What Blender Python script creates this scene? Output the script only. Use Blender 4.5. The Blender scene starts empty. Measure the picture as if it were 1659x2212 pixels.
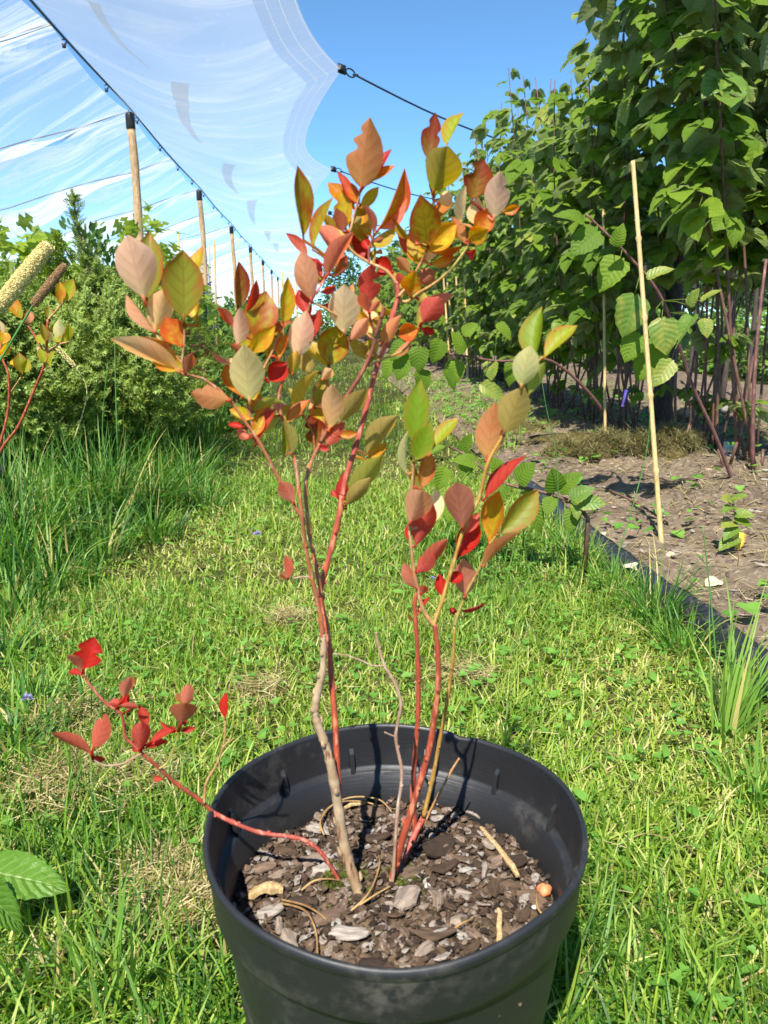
import bpy, math, random
import numpy as np
from mathutils import Vector, Matrix
R = math.radians
random.seed(7)
rng = np.random.default_rng(7)
sc = bpy.context.scene
COL = sc.collection

# ---------------------------------------------------------------- camera, sky, sun, exposure
CAMH, PITCH, YAW = 0.60, R(13.7), R(4.6)
FPX, CX, CY = 1661.6, 829.5, 1106.0          # focal length and centre in a 1659 x 2212 picture
cd = bpy.data.cameras.new('camera')
cam = bpy.data.objects.new('camera', cd)
COL.objects.link(cam)
cam.location = (0, 0, CAMH)
cam.rotation_euler = (R(90) - PITCH, 0, -YAW)
cd.sensor_width = 36
cd.lens = 36 * FPX / 2212
cd.clip_start = 0.02
cd.clip_end = 1000
cd.dof.use_dof = True
cd.dof.focus_distance = 1.15
cd.dof.aperture_fstop = 15.0
sc.camera = cam

SUN_EL, SUN_TRAVEL = R(54), R(21.6)           # light travels this far right of +Y
w = bpy.data.worlds.new('World')
sc.world = w
w.use_nodes = True
wn = w.node_tree.nodes
wn.clear()
sky = wn.new('ShaderNodeTexSky')
sky.sky_type = 'NISHITA'
sky.sun_disc = False
sky.sun_elevation = SUN_EL
sky.sun_rotation = SUN_TRAVEL + math.pi
sky.air_density = 0.75
sky.dust_density = 0.0
sky.ozone_density = 2.2
sky.altitude = 1800
bgn = wn.new('ShaderNodeBackground')
bgn.inputs['Strength'].default_value = 0.120
wo = wn.new('ShaderNodeOutputWorld')
clear = wn.new('ShaderNodeMix')
clear.data_type = 'RGBA'
clear.blend_type = 'MULTIPLY'
clear.inputs[0].default_value = 1.0
clear.inputs[7].default_value = (0.70, 1.0, 1.06, 1)     # a very clear, deep blue northern sky
w.node_tree.links.new(sky.outputs[0], clear.inputs[6])
w.node_tree.links.new(clear.outputs[2], bgn.inputs['Color'])
w.node_tree.links.new(bgn.outputs[0], wo.inputs['Surface'])

sd = bpy.data.lights.new('sun', 'SUN')
sd.energy = 4.8
sd.angle = R(0.53)
sd.color = (1.0, 0.955, 0.88)
sun = bpy.data.objects.new('sun', sd)
COL.objects.link(sun)
trav = Vector((math.sin(SUN_TRAVEL) * math.cos(SUN_EL), math.cos(SUN_TRAVEL) * math.cos(SUN_EL), -math.sin(SUN_EL)))
sun.rotation_euler = trav.to_track_quat('-Z', 'Y').to_euler()
sun.location = -trav * 20

vs = sc.view_settings
vs.view_transform = 'Standard'
vs.look = 'None'
vs.exposure = 1.05
vs.gamma = 1.0
vs.use_curve_mapping = False
sc.cycles.max_bounces = 8
sc.cycles.transparent_max_bounces = 16
sc.cycles.caustics_reflective = False
sc.cycles.caustics_refractive = False

# ---------------------------------------------------------------- pixel -> place helpers
HEAD = Vector((math.sin(YAW), math.cos(YAW), 0))
RIGHT = Vector((math.cos(YAW), -math.sin(YAW), 0))
CAMP = Vector((0, 0, CAMH))
def wp(px, py, fwd):
    lat, v = (px - CX) / FPX, (CY - py) / FPX
    h = math.cos(PITCH) + v * math.sin(PITCH)
    z = -math.sin(PITCH) + v * math.cos(PITCH)
    t = fwd / h
    return CAMP + HEAD * fwd + RIGHT * (lat * t) + Vector((0, 0, z * t))
def gp(px, py, z=0.0):
    v = (CY - py) / FPX
    dz = -math.sin(PITCH) + v * math.cos(PITCH)
    h = math.cos(PITCH) + v * math.sin(PITCH)
    t = (z - CAMH) / dz
    return wp(px, py, h * t)
def depth_of(p):
    d = p - CAMP
    return d.dot(HEAD) * math.cos(PITCH) - d.z * math.sin(PITCH)

# ---------------------------------------------------------------- object helpers
WL = {}
def tag(o, label=None, cat=None, group=None, kind=None):
    if label: o['label'] = label
    if cat: o['category'] = cat
    if group: o['group'] = group
    if kind: o['kind'] = kind
    return o
def thing(name, loc, label, cat, group=None):
    o = bpy.data.objects.new(name, None)
    o.empty_display_size = 0.05
    COL.objects.link(o)
    o.location = loc
    WL[o.name] = Vector(loc)
    return tag(o, label, cat, group)
def link(name, me, parent=None, org=(0, 0, 0)):
    """me has vertices relative to org (world)."""
    o = bpy.data.objects.new(name, me)
    COL.objects.link(o)
    org = Vector(org)
    WL[o.name] = org
    if parent is not None:
        o.parent = parent
        o.location = org - WL[parent.name]
    else:
        o.location = org
    return o
def kids(o):
    return [c for c in bpy.data.objects if c.parent == o]
def copy_tree(o, loc, rz=0.0, sc_=1.0, label=None, group=None, ch=None):
    c = o.copy()
    COL.objects.link(c)
    c.location = loc
    c.rotation_euler = (0, 0, rz)
    c.scale = (sc_, sc_, sc_)
    if label: c['label'] = label
    if group: c['group'] = group
    for k in (ch if ch is not None else kids(o)):
        d = k.copy()
        COL.objects.link(d)
        d.parent = c
    return c

def npmesh(name, V, faces, mats, uv=None, rnd=None, midx=None, smooth=True):
    """V (n,3); faces = list of int arrays (m,k)."""
    me = bpy.data.meshes.new(name)
    V = np.asarray(V, dtype=np.float32)
    faces = [np.asarray(f, dtype=np.int32) for f in faces if len(f)]
    me.vertices.add(len(V))
    me.vertices.foreach_set('co', V.ravel())
    lv = np.concatenate([f.ravel() for f in faces])
    tot = np.concatenate([np.full(len(f), f.shape[1], np.int32) for f in faces])
    st = np.concatenate([[0], np.cumsum(tot)[:-1]]).astype(np.int32)
    me.loops.add(len(lv))
    me.loops.foreach_set('vertex_index', lv)
    me.polygons.add(len(tot))
    me.polygons.foreach_set('loop_start', st)
    if midx is not None:
        me.polygons.foreach_set('material_index', np.asarray(midx, np.int32))
    me.polygons.foreach_set('use_smooth', np.full(len(tot), smooth))
    if uv is not None:
        l = me.uv_layers.new(name='UVMap')
        l.data.foreach_set('uv', np.asarray(uv, np.float32)[lv].ravel())
    if rnd is not None:
        a = me.attributes.new('rnd', 'FLOAT', 'POINT')
        a.data.foreach_set('value', np.asarray(rnd, np.float32))
    for m in (mats if isinstance(mats, (list, tuple)) else [mats]):
        me.materials.append(m)
    me.update(calc_edges=True)
    me.validate()
    return me

class MB:
    """collects pieces into ONE mesh"""
    def __init__(self):
        self.V, self.F3, self.F4, self.uv, self.rn, self.n = [], [], [], [], [], 0
        self.m3, self.m4 = [], []
    def add(self, V, F, uv=None, rnd=0.5, mi=0):
        V = np.asarray(V, float).reshape(-1, 3)
        self.V.append(V)
        self.uv.append(np.zeros((len(V), 2)) if uv is None else np.asarray(uv, float))
        self.rn.append(np.full(len(V), rnd) if np.isscalar(rnd) else np.asarray(rnd))
        for f in F:
            if len(f) == 3:
                self.F3.append([i + self.n for i in f]); self.m3.append(mi)
            elif len(f) == 4:
                self.F4.append([i + self.n for i in f]); self.m4.append(mi)
            else:
                for k in range(1, len(f) - 1):
                    self.F3.append([f[0] + self.n, f[k] + self.n, f[k + 1] + self.n]); self.m3.append(mi)
        self.n += len(V)
    def tube(self, pts, rad, sides=7, cap=True, rnd=0.5, mi=0):
        pts = [Vector(p) for p in pts]
        if np.isscalar(rad): rad = [rad] * len(pts)
        V, F, uv = [], [], []
        ref = Vector((0.31, 0.83, 0.46))
        L = 0
        for i, p in enumerate(pts):
            if i: L += (p - pts[i - 1]).length
            a, b = pts[max(i - 1, 0)], pts[min(i + 1, len(pts) - 1)]
            d = (b - a).normalized() if (b - a).length > 1e-9 else Vector((0, 0, 1))
            s = ref - d * ref.dot(d)
            if s.length < 1e-3: s = Vector((1, 0, 0)) - d * d.x
            s.normalize()
            ref = s
            t = d.cross(s)
            for k in range(sides):
                an = 2 * math.pi * k / sides
                V.append(p + (s * math.cos(an) + t * math.sin(an)) * rad[i])
                uv.append((k / sides, L))
        for i in range(len(pts) - 1):
            for k in range(sides):
                k2 = (k + 1) % sides
                F.append((i * sides + k, i * sides + k2, (i + 1) * sides + k2, (i + 1) * sides + k))
        if cap:
            F.append(tuple(range(sides - 1, -1, -1)))
            F.append(tuple((len(pts) - 1) * sides + k for k in range(sides)))
        self.add([tuple(v) for v in V], F, uv, rnd, mi)
    def box(self, c, s, mi=0, rz=0.0):
        c = np.array(c, float); s = np.array(s, float) / 2
        P = np.array([[x, y, z] for z in (-1, 1) for y in (-1, 1) for x in (-1, 1)], float) * s
        ca, sa = math.cos(rz), math.sin(rz)
        P = P @ np.array([[ca, sa, 0], [-sa, ca, 0], [0, 0, 1]])
        self.add(P + c, [(0, 2, 3, 1), (4, 5, 7, 6), (0, 1, 5, 4), (2, 6, 7, 3), (0, 4, 6, 2), (1, 3, 7, 5)], mi=mi)
    def lathe(self, prof, n=48, c=(0, 0, 0), mi=0, wob=None):
        V, F, uv = [], [], []
        for j, (r, z) in enumerate(prof):
            for k in range(n):
                a = 2 * math.pi * k / n
                f, dz = wob(a, r, z) if wob else (1, 0)
                V.append((c[0] + r * f * math.cos(a), c[1] + r * f * math.sin(a), c[2] + z + dz))
                uv.append((k / n, j / max(1, len(prof) - 1)))
        for j in range(len(prof) - 1):
            for k in range(n):
                k2 = (k + 1) % n
                F.append((j * n + k, j * n + k2, (j + 1) * n + k2, (j + 1) * n + k))
        self.add(V, F, uv, mi=mi)
    def mesh(self, name, mats, org=(0, 0, 0), smooth=True):
        V = np.concatenate(self.V) - np.array(tuple(org))
        fs = []
        mi = []
        if self.F4: fs.append(np.array(self.F4)); mi += self.m4
        if self.F3: fs.append(np.array(self.F3)); mi += self.m3
        return npmesh(name, V, fs, mats, np.concatenate(self.uv), np.concatenate(self.rn), mi, smooth)

def smooth_path(pts, sub=4):
    """Catmull-Rom through points given as tuples of floats"""
    P = [np.array(p, float) for p in pts]
    if len(P) < 3: sub = max(sub, 4)
    out = []
    for i in range(len(P) - 1):
        p0, p1, p2, p3 = P[max(i - 1, 0)], P[i], P[i + 1], P[min(i + 2, len(P) - 1)]
        for k in range(sub):
            t = k / sub
            out.append(0.5 * ((2 * p1) + (-p0 + p2) * t + (2 * p0 - 5 * p1 + 4 * p2 - p3) * t * t + (-p0 + 3 * p1 - 3 * p2 + p3) * t ** 3))
    out.append(P[-1])
    return out

def noise2(x, y, s=1.0, seed=0, oct_=3):
    r = np.random.default_rng(seed)
    v = np.zeros_like(np.asarray(x, float))
    amp = 1.0
    tot = 0
    for o in range(oct_):
        for _ in range(4):
            a = r.uniform(0, 2 * math.pi)
            k = s * 2 ** o * r.uniform(0.7, 1.4)
            v = v + amp * np.sin((np.cos(a) * x + np.sin(a) * y) * k + r.uniform(0, 6.28))
        tot += amp * 2
        amp *= 0.55
    return v / tot

def rotmats(xdir, nrm):
    """rows -> (N,3,3) with columns x,y,z axes from a length direction and a rough normal"""
    x = xdir / np.linalg.norm(xdir, axis=1, keepdims=True)
    z = nrm - x * np.sum(nrm * x, axis=1, keepdims=True)
    z = z / (np.linalg.norm(z, axis=1, keepdims=True) + 1e-9)
    y = np.cross(z, x)
    return np.stack([x, y, z], axis=2)

def scatter(name, tpl, M, T, S, mats, rnd=None, org=(0, 0, 0), midx=None, smooth=True):
    """tpl = (V, [faces], uv); M (N,3,3), T (N,3), S (N,) or (N,3)"""
    V, faces, uv = tpl
    V = np.asarray(V, float)
    N, k = len(T), len(V)
    S = np.asarray(S, float)
    if S.ndim == 1: S = S[:, None].repeat(3, axis=1)
    P = np.einsum('nij,nkj->nki', M, V[None] * S[:, None, :]) + np.asarray(T)[:, None, :]
    P = P.reshape(-1, 3) - np.array(tuple(org))
    off = (np.arange(N) * k)[:, None, None]
    FF = [(np.asarray(f)[None] + off).reshape(-1, np.asarray(f).shape[1]) for f in faces]
    UV = np.tile(np.asarray(uv, float), (N, 1))
    if rnd is None: rnd = rng.random(N)
    RN = np.repeat(rnd, k)
    mm = None
    if midx is not None:
        mm = np.concatenate([np.repeat(midx, len(f)) for f in faces])
    return npmesh(name, P, FF, mats, UV, RN, mm, smooth)

# ---------------------------------------------------------------- materials
def srgb(r, g, b, s=1.0):
    f = lambda c: (c / 255 / 12.92 if c <= 10 else ((c / 255 + 0.055) / 1.055) ** 2.4) * s
    return (f(r), f(g), f(b), 1)
class NT:
    def __init__(self, name):
        self.m = bpy.data.materials.new(name)
        self.m.use_nodes = True
        self.t = self.m.node_tree
        self.t.nodes.clear()
        self.out = self.t.nodes.new('ShaderNodeOutputMaterial')
    def n(self, typ, inp=None, **kw):
        nd = self.t.nodes.new('ShaderNode' + typ)
        for k, v in kw.items(): setattr(nd, k, v)
        if inp:
            for k, v in inp.items():
                s = nd.inputs[k]
                if hasattr(v, 'node'): self.t.links.new(v, s)
                elif isinstance(v, bpy.types.Node): self.t.links.new(v.outputs[0], s)
                else: s.default_value = v
        return nd
    def math(self, op, a, b=0.0, c=0.0, clamp=False):
        return self.n('Math', {0: a, 1: b, 2: c}, operation=op, use_clamp=clamp).outputs[0]
    def mix(self, f, a, b, blend='MIX'):
        nd = self.n('Mix', None, data_type='RGBA', blend_type=blend)
        for i, v in ((0, f), (6, a), (7, b)):
            s = nd.inputs[i]
            if hasattr(v, 'node'): self.t.links.new(v, s)
            else: s.default_value = v
        return nd.outputs[2]
    def ramp(self, fac, stops, interp='LINEAR'):
        nd = self.n('ValToRGB', {0: fac})
        cr = nd.color_ramp
        cr.interpolation = interp
        while len(cr.elements) > 1: cr.elements.remove(cr.elements[0])
        cr.elements[0].position, cr.elements[0].color = stops[0]
        for p, c in stops[1:]:
            e = cr.elements.new(p)
            e.color = c
        return nd.outputs[0]
    def rng(self, v, a, b, c=0.0, d=1.0):
        return self.n('MapRange', {0: v, 1: a, 2: b, 3: c, 4: d}).outputs[0]
    def noise(self, scale, detail=3, vec=None, rough=0.55, dist=0.0):
        nd = self.n('TexNoise', {'Scale': scale, 'Detail': detail, 'Roughness': rough, 'Distortion': dist})
        if vec is not None: self.t.links.new(vec, nd.inputs['Vector'])
        return nd.outputs[0]
    def obj(self): return self.n('TexCoord').outputs['Object']
    def bump(self, h, strength=0.3, dist=0.01):
        return self.n('Bump', {'Height': h, 'Strength': strength, 'Distance': dist}).outputs[0]
    def fin(self, sh):
        self.t.links.new(sh.outputs[0] if isinstance(sh, bpy.types.Node) else sh, self.out.inputs['Surface'])
        return self.m

def basic(name, c1, c2=None, rough=0.7, scale=20, bump=0.2, stretch=None, spec=0.4, bdist=0.003, detail=4, contrast=(0.35, 0.65)):
    t = NT(name)
    co = t.obj()
    if stretch:
        co = t.n('Mapping', {'Vector': co, 'Scale': stretch}).outputs[0]
    nz = t.noise(scale, detail, co)
    c = t.mix(t.rng(nz, *contrast), c1, c2 or c1)
    b = t.bump(nz, bump, bdist)
    return t.fin(t.n('BsdfPrincipled', {'Base Color': c, 'Roughness': rough, 'Specular IOR Level': spec, 'Normal': b}))

def leafmat(name, a, b, under=None, edge=None, vein=None, nv=7, slant=2.2, trans=0.35, rough=0.45, bump=0.35, veinmix=0.5, spec=0.4, blotch=None, edge_in=0.55, tboost=1.25, spots=None, base=None):
    """a,b: upper side colour range; under: lower side; edge: margin colour; blotch: patchy second pigment"""
    t = NT(name)
    uv = t.n('UVMap').outputs[0]
    sx = t.n('SeparateXYZ', {0: uv})
    u, v0 = sx.outputs[0], sx.outputs[1]
    v = t.math('ABSOLUTE', t.math('MULTIPLY_ADD', v0, 2.0, -1.0))
    rnd = t.n('Attribute', attribute_name='rnd').outputs['Fac']
    mp = t.n('CombineXYZ', {0: u, 1: v0, 2: t.math('MULTIPLY', rnd, 37.0)}).outputs[0]
    nz = t.noise(3.2, 4, mp)
    nf = t.noise(14, 3, mp)
    f = t.math('ADD', t.math('MULTIPLY', rnd, 0.65), t.math('MULTIPLY', nz, 0.45), clamp=True)
    col = t.mix(f, a, b)
    if base is not None:
        col = t.mix(t.rng(t.math('ADD', u, t.math('MULTIPLY_ADD', nz, 0.8, -0.4)), 0.05, 0.55, 0.75, 0.0), col, base)
    if blotch is not None:
        col = t.mix(t.rng(t.math('ADD', nz, t.math('MULTIPLY', rnd, 0.2)), 0.56, 0.74), col, blotch)
    if edge is not None:
        e = t.math('MAXIMUM', v, t.math('POWER', u, 3.0))
        e = t.math('ADD', e, t.math('MULTIPLY_ADD', nz, 1.3, -0.65))
        col = t.mix(t.rng(e, edge_in, 1.1), col, edge)
    mid = t.rng(v, 0.0, 0.07, 1.0, 0.0)
    s = t.math('FRACT', t.math('SUBTRACT', t.math('MULTIPLY', u, float(nv)), t.math('MULTIPLY', v, slant)))
    s = t.math('ABSOLUTE', t.math('SUBTRACT', s, 0.5))
    side = t.math('MULTIPLY', t.rng(s, 0.0, 0.16, 1.0, 0.0), t.rng(v, 0.98, 0.5, 0.0, 0.9))
    vf = t.math('MAXIMUM', mid, side)
    col = t.mix(t.math('MULTIPLY', vf, veinmix), col, vein if vein else b)
    col = t.mix(t.rng(nf, 0.35, 0.7, 0.0, 0.18), col, a)
    bf = t.n('NewGeometry').outputs['Backfacing']
    if under is not None:
        uc = t.mix(t.math('MULTIPLY', vf, 0.4), under, vein if vein else b)
        uc = t.mix(t.rng(nz, 0.35, 0.7, 0.0, 0.35), uc, b)
        if base is not None:
            uc = t.mix(t.rng(t.math('ADD', u, t.math('MULTIPLY_ADD', nz, 0.8, -0.4)), 0.0, 0.5, 0.55, 0.0), uc, base)
        col = t.mix(bf, col, uc)
    if spots is not None:
        ns = t.noise(11.0, 2, t.n('VectorMath', {0: mp, 1: t.n('CombineXYZ', {0: t.math('MULTIPLY', rnd, 91.0), 1: t.math('MULTIPLY', rnd, 57.0), 2: 0.0}).outputs[0]}, operation='ADD').outputs[0])
        col = t.mix(t.rng(ns, 0.72, 0.78, 0.0, 0.8), col, spots)
    ridge = t.math('SUBTRACT', t.math('ABSOLUTE', t.math('SUBTRACT', s, 0.0)), t.math('MULTIPLY', mid, 0.5))
    bp = t.bump(t.math('ADD', ridge, t.math('MULTIPLY', nf, 0.25)), bump, 0.004)
    pr = t.n('BsdfPrincipled', {'Base Color': col, 'Roughness': rough, 'Specular IOR Level': spec, 'Normal': bp})
    hs = t.n('HueSaturation', {'Saturation': 1.15, 'Value': tboost, 'Color': col}).outputs[0]
    tr = t.n('BsdfTranslucent', {'Color': hs, 'Normal': bp})
    return t.fin(t.n('MixShader', {0: trans, 1: pr, 2: tr}))

# ---------------------------------------------------------------- leaf shapes
def leaf_tpl(L=1.0, W=0.5, nu=8, nv=4, shape='ell', fold=0.15, curl=0.1, serr=0.0, wave=0.0, rib=0.0, nrib=7):
    us = np.linspace(0, 1, nu + 1)
    vs_ = np.linspace(-1, 1, nv + 1)
    V, uv = [], []
    for i, u in enumerate(us):
        if shape == 'ell': f = math.sin(math.pi * u ** 0.92) ** 0.8
        elif shape == 'ovate': f = (math.sin(math.pi * min(1, u ** 0.62)) ** 0.75) * (1 - 0.15 * u)
        elif shape == 'heart': f = min(1.0, (u + 0.03) * 4.6) ** 0.6 * (1 - u ** 2.9) ** 0.72 * (1 - 0.45 * max(0, u - 0.72) / 0.28)
        elif shape == 'lance': f = math.sin(math.pi * u ** 0.8) ** 1.1
        elif shape == 'lobed':
            f = (math.sin(math.pi * u ** 0.85) ** 0.5) * (0.62 + 0.38 * math.cos(u * 2 * math.pi * 2.6 + 0.6))
        else: f = 1.0
        if 0 < i < nu and serr: f *= 1 + (serr if i % 2 else -serr)
        if u <= 0 and shape != 'heart': f = 0.03
        if u >= 1: f = 0.0
        for v in vs_:
            av = abs(v)
            x = u * L - (0.07 * L * av * (1 - u) if shape == 'heart' else 0)
            if shape == 'heart' and u == 0: x = -0.08 * L * math.sin(av * math.pi)
            y = v * f * W / 2
            z = fold * av * f * W / 2 - curl * L * u * u
            z += wave * L * math.sin(u * 9 + 2 * v) * av
            if rib: z += rib * math.cos(2 * math.pi * (u * nrib - av * 2.0)) * (0.2 + 0.8 * av) * (1 - u)
            V.append((x, y, z))
            uv.append((u, (v + 1) / 2))
    F = []
    k = nv + 1
    for i in range(nu):
        for j in range(nv):
            F.append((i * k + j, (i + 1) * k + j, (i + 1) * k + j + 1, i * k + j + 1))
    return np.array(V), [np.array(F)], np.array(uv)
def join_tpl(parts):
    V, uv, F = [], [], {}
    n = 0
    for (v, fs, u) in parts:
        V.append(v); uv.append(u)
        for f in fs:
            F.setdefault(f.shape[1], []).append(f + n)
        n += len(v)
    return np.concatenate(V), [np.concatenate(F[k]) for k in sorted(F, reverse=True)], np.concatenate(uv)
def xf(tpl, rz=0.0, s=1.0, off=(0, 0, 0), ry=0.0, rx=0.0):
    M = np.array(Matrix.Rotation(rz, 3, 'Z') @ Matrix.Rotation(ry, 3, 'Y') @ Matrix.Rotation(rx, 3, 'X'))
    return (tpl[0] * s) @ M.T + np.array(off), tpl[1], tpl[2]
def strip_tpl(p, q, w0):
    p, q = np.array(p, float), np.array(q, float)
    m = (p + q) / 2 + np.array((0, 0, 0.01))
    s = np.array((0, w0, 0)) if abs((q - p)[1]) < abs((q - p)[0]) else np.array((w0, 0, 0))
    V = np.array([p - s, p + s, m - s, m + s, q - s, q + s])
    return V, [np.array([(0, 2, 3, 1), (2, 4, 5, 3)])], np.array([(0.5, 0.5)] * 6)

# ---------------------------------------------------------------- the ground
M_lawn = basic('lawn earth', srgb(58, 66, 28), srgb(84, 80, 44), 0.95, 22, 0.5, spec=0.1)
def soil_mat():
    t = NT('bed soil')
    co = t.obj()
    n1 = t.noise(1.7, 5, co)
    n2 = t.noise(60, 4, co)
    n3 = t.noise(9, 5, co)
    c = t.mix(t.rng(n1, 0.35, 0.65), srgb(96, 83, 69), srgb(122, 107, 89))
    c = t.mix(t.rng(n3, 0.45, 0.7), c, srgb(80, 66, 54))
    c = t.mix(t.rng(n2, 0.55, 0.75), c, srgb(158, 143, 122))
    h = t.math('ADD', t.math('MULTIPLY', n3, 0.6), t.math('MULTIPLY', n2, 0.25))
    return t.fin(t.n('BsdfPrincipled', {'Base Color': c, 'Roughness': 0.95, 'Specular IOR Level': 0.1, 'Normal': t.bump(h, 0.9, 0.02)}))
M_soil = soil_mat()
BX = 0.735                                        # where lawn meets the raised bed
def bedz(x, y):
    x = np.asarray(x, float); y = np.asarray(y, float)
    ramp = np.clip((x - BX) / 0.06, 0, 1)
    b = 0.035 + 0.055 * np.exp(-((x - 1.5) / 0.35) ** 2) + 0.024 * noise2(x, y, 4, 3) + 0.013 * noise2(x, y, 20, 4) + 0.006 * noise2(x, y, 55, 5)
    return ramp * np.maximum(b, 0.012)
def grid(name, xs, ys, zf, mat):
    X, Y = np.meshgrid(xs, ys)
    V = np.stack([X, Y, zf(X, Y)], 2).reshape(-1, 3)
    nx, ny = len(xs), len(ys)
    i = np.arange(nx - 1)[None] + (np.arange(ny - 1) * nx)[:, None]
    F = np.stack([i, i + 1, i + nx + 1, i + nx], 2).reshape(-1, 4)
    return npmesh(name, V, [F], mat, V[:, :2])
gx = np.concatenate([[-120, -40, -15], np.linspace(-7, 6, 60), [15, 40, 120]])
gy = np.concatenate([[-40, -8], np.linspace(-1, 12, 90), np.linspace(13, 40, 30), [70, 160]])
tag(link('ground', grid('ground', gx, gy, lambda x, y: -0.006 + 0.006 * noise2(x, y, 3, 9), M_lawn)), kind='structure')
tag(link('soil_bed', grid('soil_bed', np.concatenate([np.linspace(BX - 0.004, 2.3, 90), np.linspace(2.36, 4.3, 24)]),
    np.concatenate([np.linspace(0.2, 5, 230), np.linspace(5.06, 12, 90), np.linspace(12.3, 34, 50)]), lambda x, y: bedz(x, y) + 0.003, M_soil)), kind='structure')

# ---------------------------------------------------------------- grass
def blades(root, h, wd, az, lean, curve, seg=3):
    n = len(root)
    d = np.stack([np.cos(az), np.sin(az), np.zeros(n)], 1)
    sidea = az + math.pi / 2 + rng.normal(0, 0.5, n)
    s = np.stack([np.cos(sidea), np.sin(sidea), np.zeros(n)], 1)
    P = root.copy()
    Vs, UV = [], []
    for i in range(seg + 1):
        t = i / seg
        wv = wd * (1 - 0.85 * t ** 1.6) * 0.5
        if i < seg:
            Vs += [P - s * wv[:, None], P + s * wv[:, None]]
            UV += [(0, t), (1, t)]
        else:
            Vs.append(P); UV.append((0.5, 1))
        th = lean + curve * (t + 0.5 / seg)
        P = P + (h / seg)[:, None] * (d * np.sin(th)[:, None] + np.array([0, 0, 1.0]) * np.cos(th)[:, None])
    k = 2 * seg + 1
    V = np.stack(Vs, 1).reshape(-1, 3)
    off = (np.arange(n) * k)[:, None, None]
    q = np.array([(2 * i, 2 * i + 1, 2 * i + 3, 2 * i + 2) for i in range(seg - 1)])
    tr = np.array([(2 * seg - 2, 2 * seg - 1, 2 * seg)])
    return V, [(q[None] + off).reshape(-1, 4), (tr[None] + off).reshape(-1, 3)], np.tile(np.array(UV), (n, 1)), k
def grassmat(name, stops, trans=0.4, rough=0.42, spec=0.45):
    t = NT(name)
    rnd = t.n('Attribute', attribute_name='rnd').outputs['Fac']
    c = t.ramp(rnd, stops)
    uv = t.n('SeparateXYZ', {0: t.n('UVMap').outputs[0]})
    st = t.math('ABSOLUTE', t.math('SUBTRACT', t.math('FRACT', t.math('MULTIPLY', uv.outputs[0], 3.0)), 0.5))
    pr = t.n('BsdfPrincipled', {'Base Color': c, 'Roughness': rough, 'Specular IOR Level': spec, 'Normal': t.bump(st, 0.3, 0.001)})
    tr = t.n('BsdfTranslucent', {'Color': t.n('HueSaturation', {'Saturation': 1.1, 'Value': 1.3, 'Color': c}).outputs[0]})
    return t.fin(t.n('MixShader', {0: trans, 1: pr, 2: tr}))
M_grass = grassmat('lawn grass', [(0.0, srgb(58, 98, 36)), (0.3, srgb(100, 142, 46)), (0.62, srgb(150, 175, 62)), (0.82, srgb(184, 192, 98)), (0.92, srgb(208, 196, 134)), (1, srgb(190, 164, 116))])
M_tall = grassmat('tall grass', [(0.0, srgb(46, 88, 36)), (0.5, srgb(88, 136, 50)), (0.9, srgb(142, 172, 74)), (1, srgb(196, 180, 112))])
M_straw = grassmat('dry grass', [(0.0, srgb(120, 104, 62)), (0.5, srgb(164, 148, 96)), (1, srgb(206, 192, 142))], 0.2, 0.6)

POT = HEAD * 0.496 + RIGHT * 0.008                # pot centre on the ground
def in_lawn(x, y):
    ok = (x > -1.02 + 0.1 * np.sin(y * 2.2)) & (x < BX - 0.01)
    ok |= (y > 6) & (x > -1.05) & (x < BX)
    ok |= (x >= BX) & (x < BX + np.clip((y - 2.9) * 0.3, 0, 0.55)) & (noise2(x, y, 5, 77) > -0.15) & (y < 30)
    return ok & ((x - POT.x) ** 2 + (y - POT.y) ** 2 > 0.108 ** 2)
def sample_view(n, d0, d1, mx=0.14):
    """ground points seen by the camera (with a margin), between two distances"""
    d = np.sqrt(rng.uniform(d0 * d0, d1 * d1, n))
    half = 0.5 + mx
    lat = rng.uniform(-half, half, n) * (d * math.cos(PITCH) + CAMH * math.sin(PITCH))
    x = HEAD.x * d + RIGHT.x * lat
    y = HEAD.y * d + RIGHT.y * lat
    return x, y
bands = [(0.22, 0.62, 11000, 0.0034, 0.052), (0.62, 1.0, 18000, 0.0032, 0.048), (1.0, 1.7, 40000, 0.0032, 0.046), (1.7, 3.0, 50000, 0.0040, 0.048),
         (3.0, 6.0, 46000, 0.0055, 0.045), (6.0, 12.0, 26000, 0.010, 0.055), (12.0, 32.0, 14000, 0.022, 0.07)]
RT, HH, WW, RN = [], [], [], []
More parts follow.
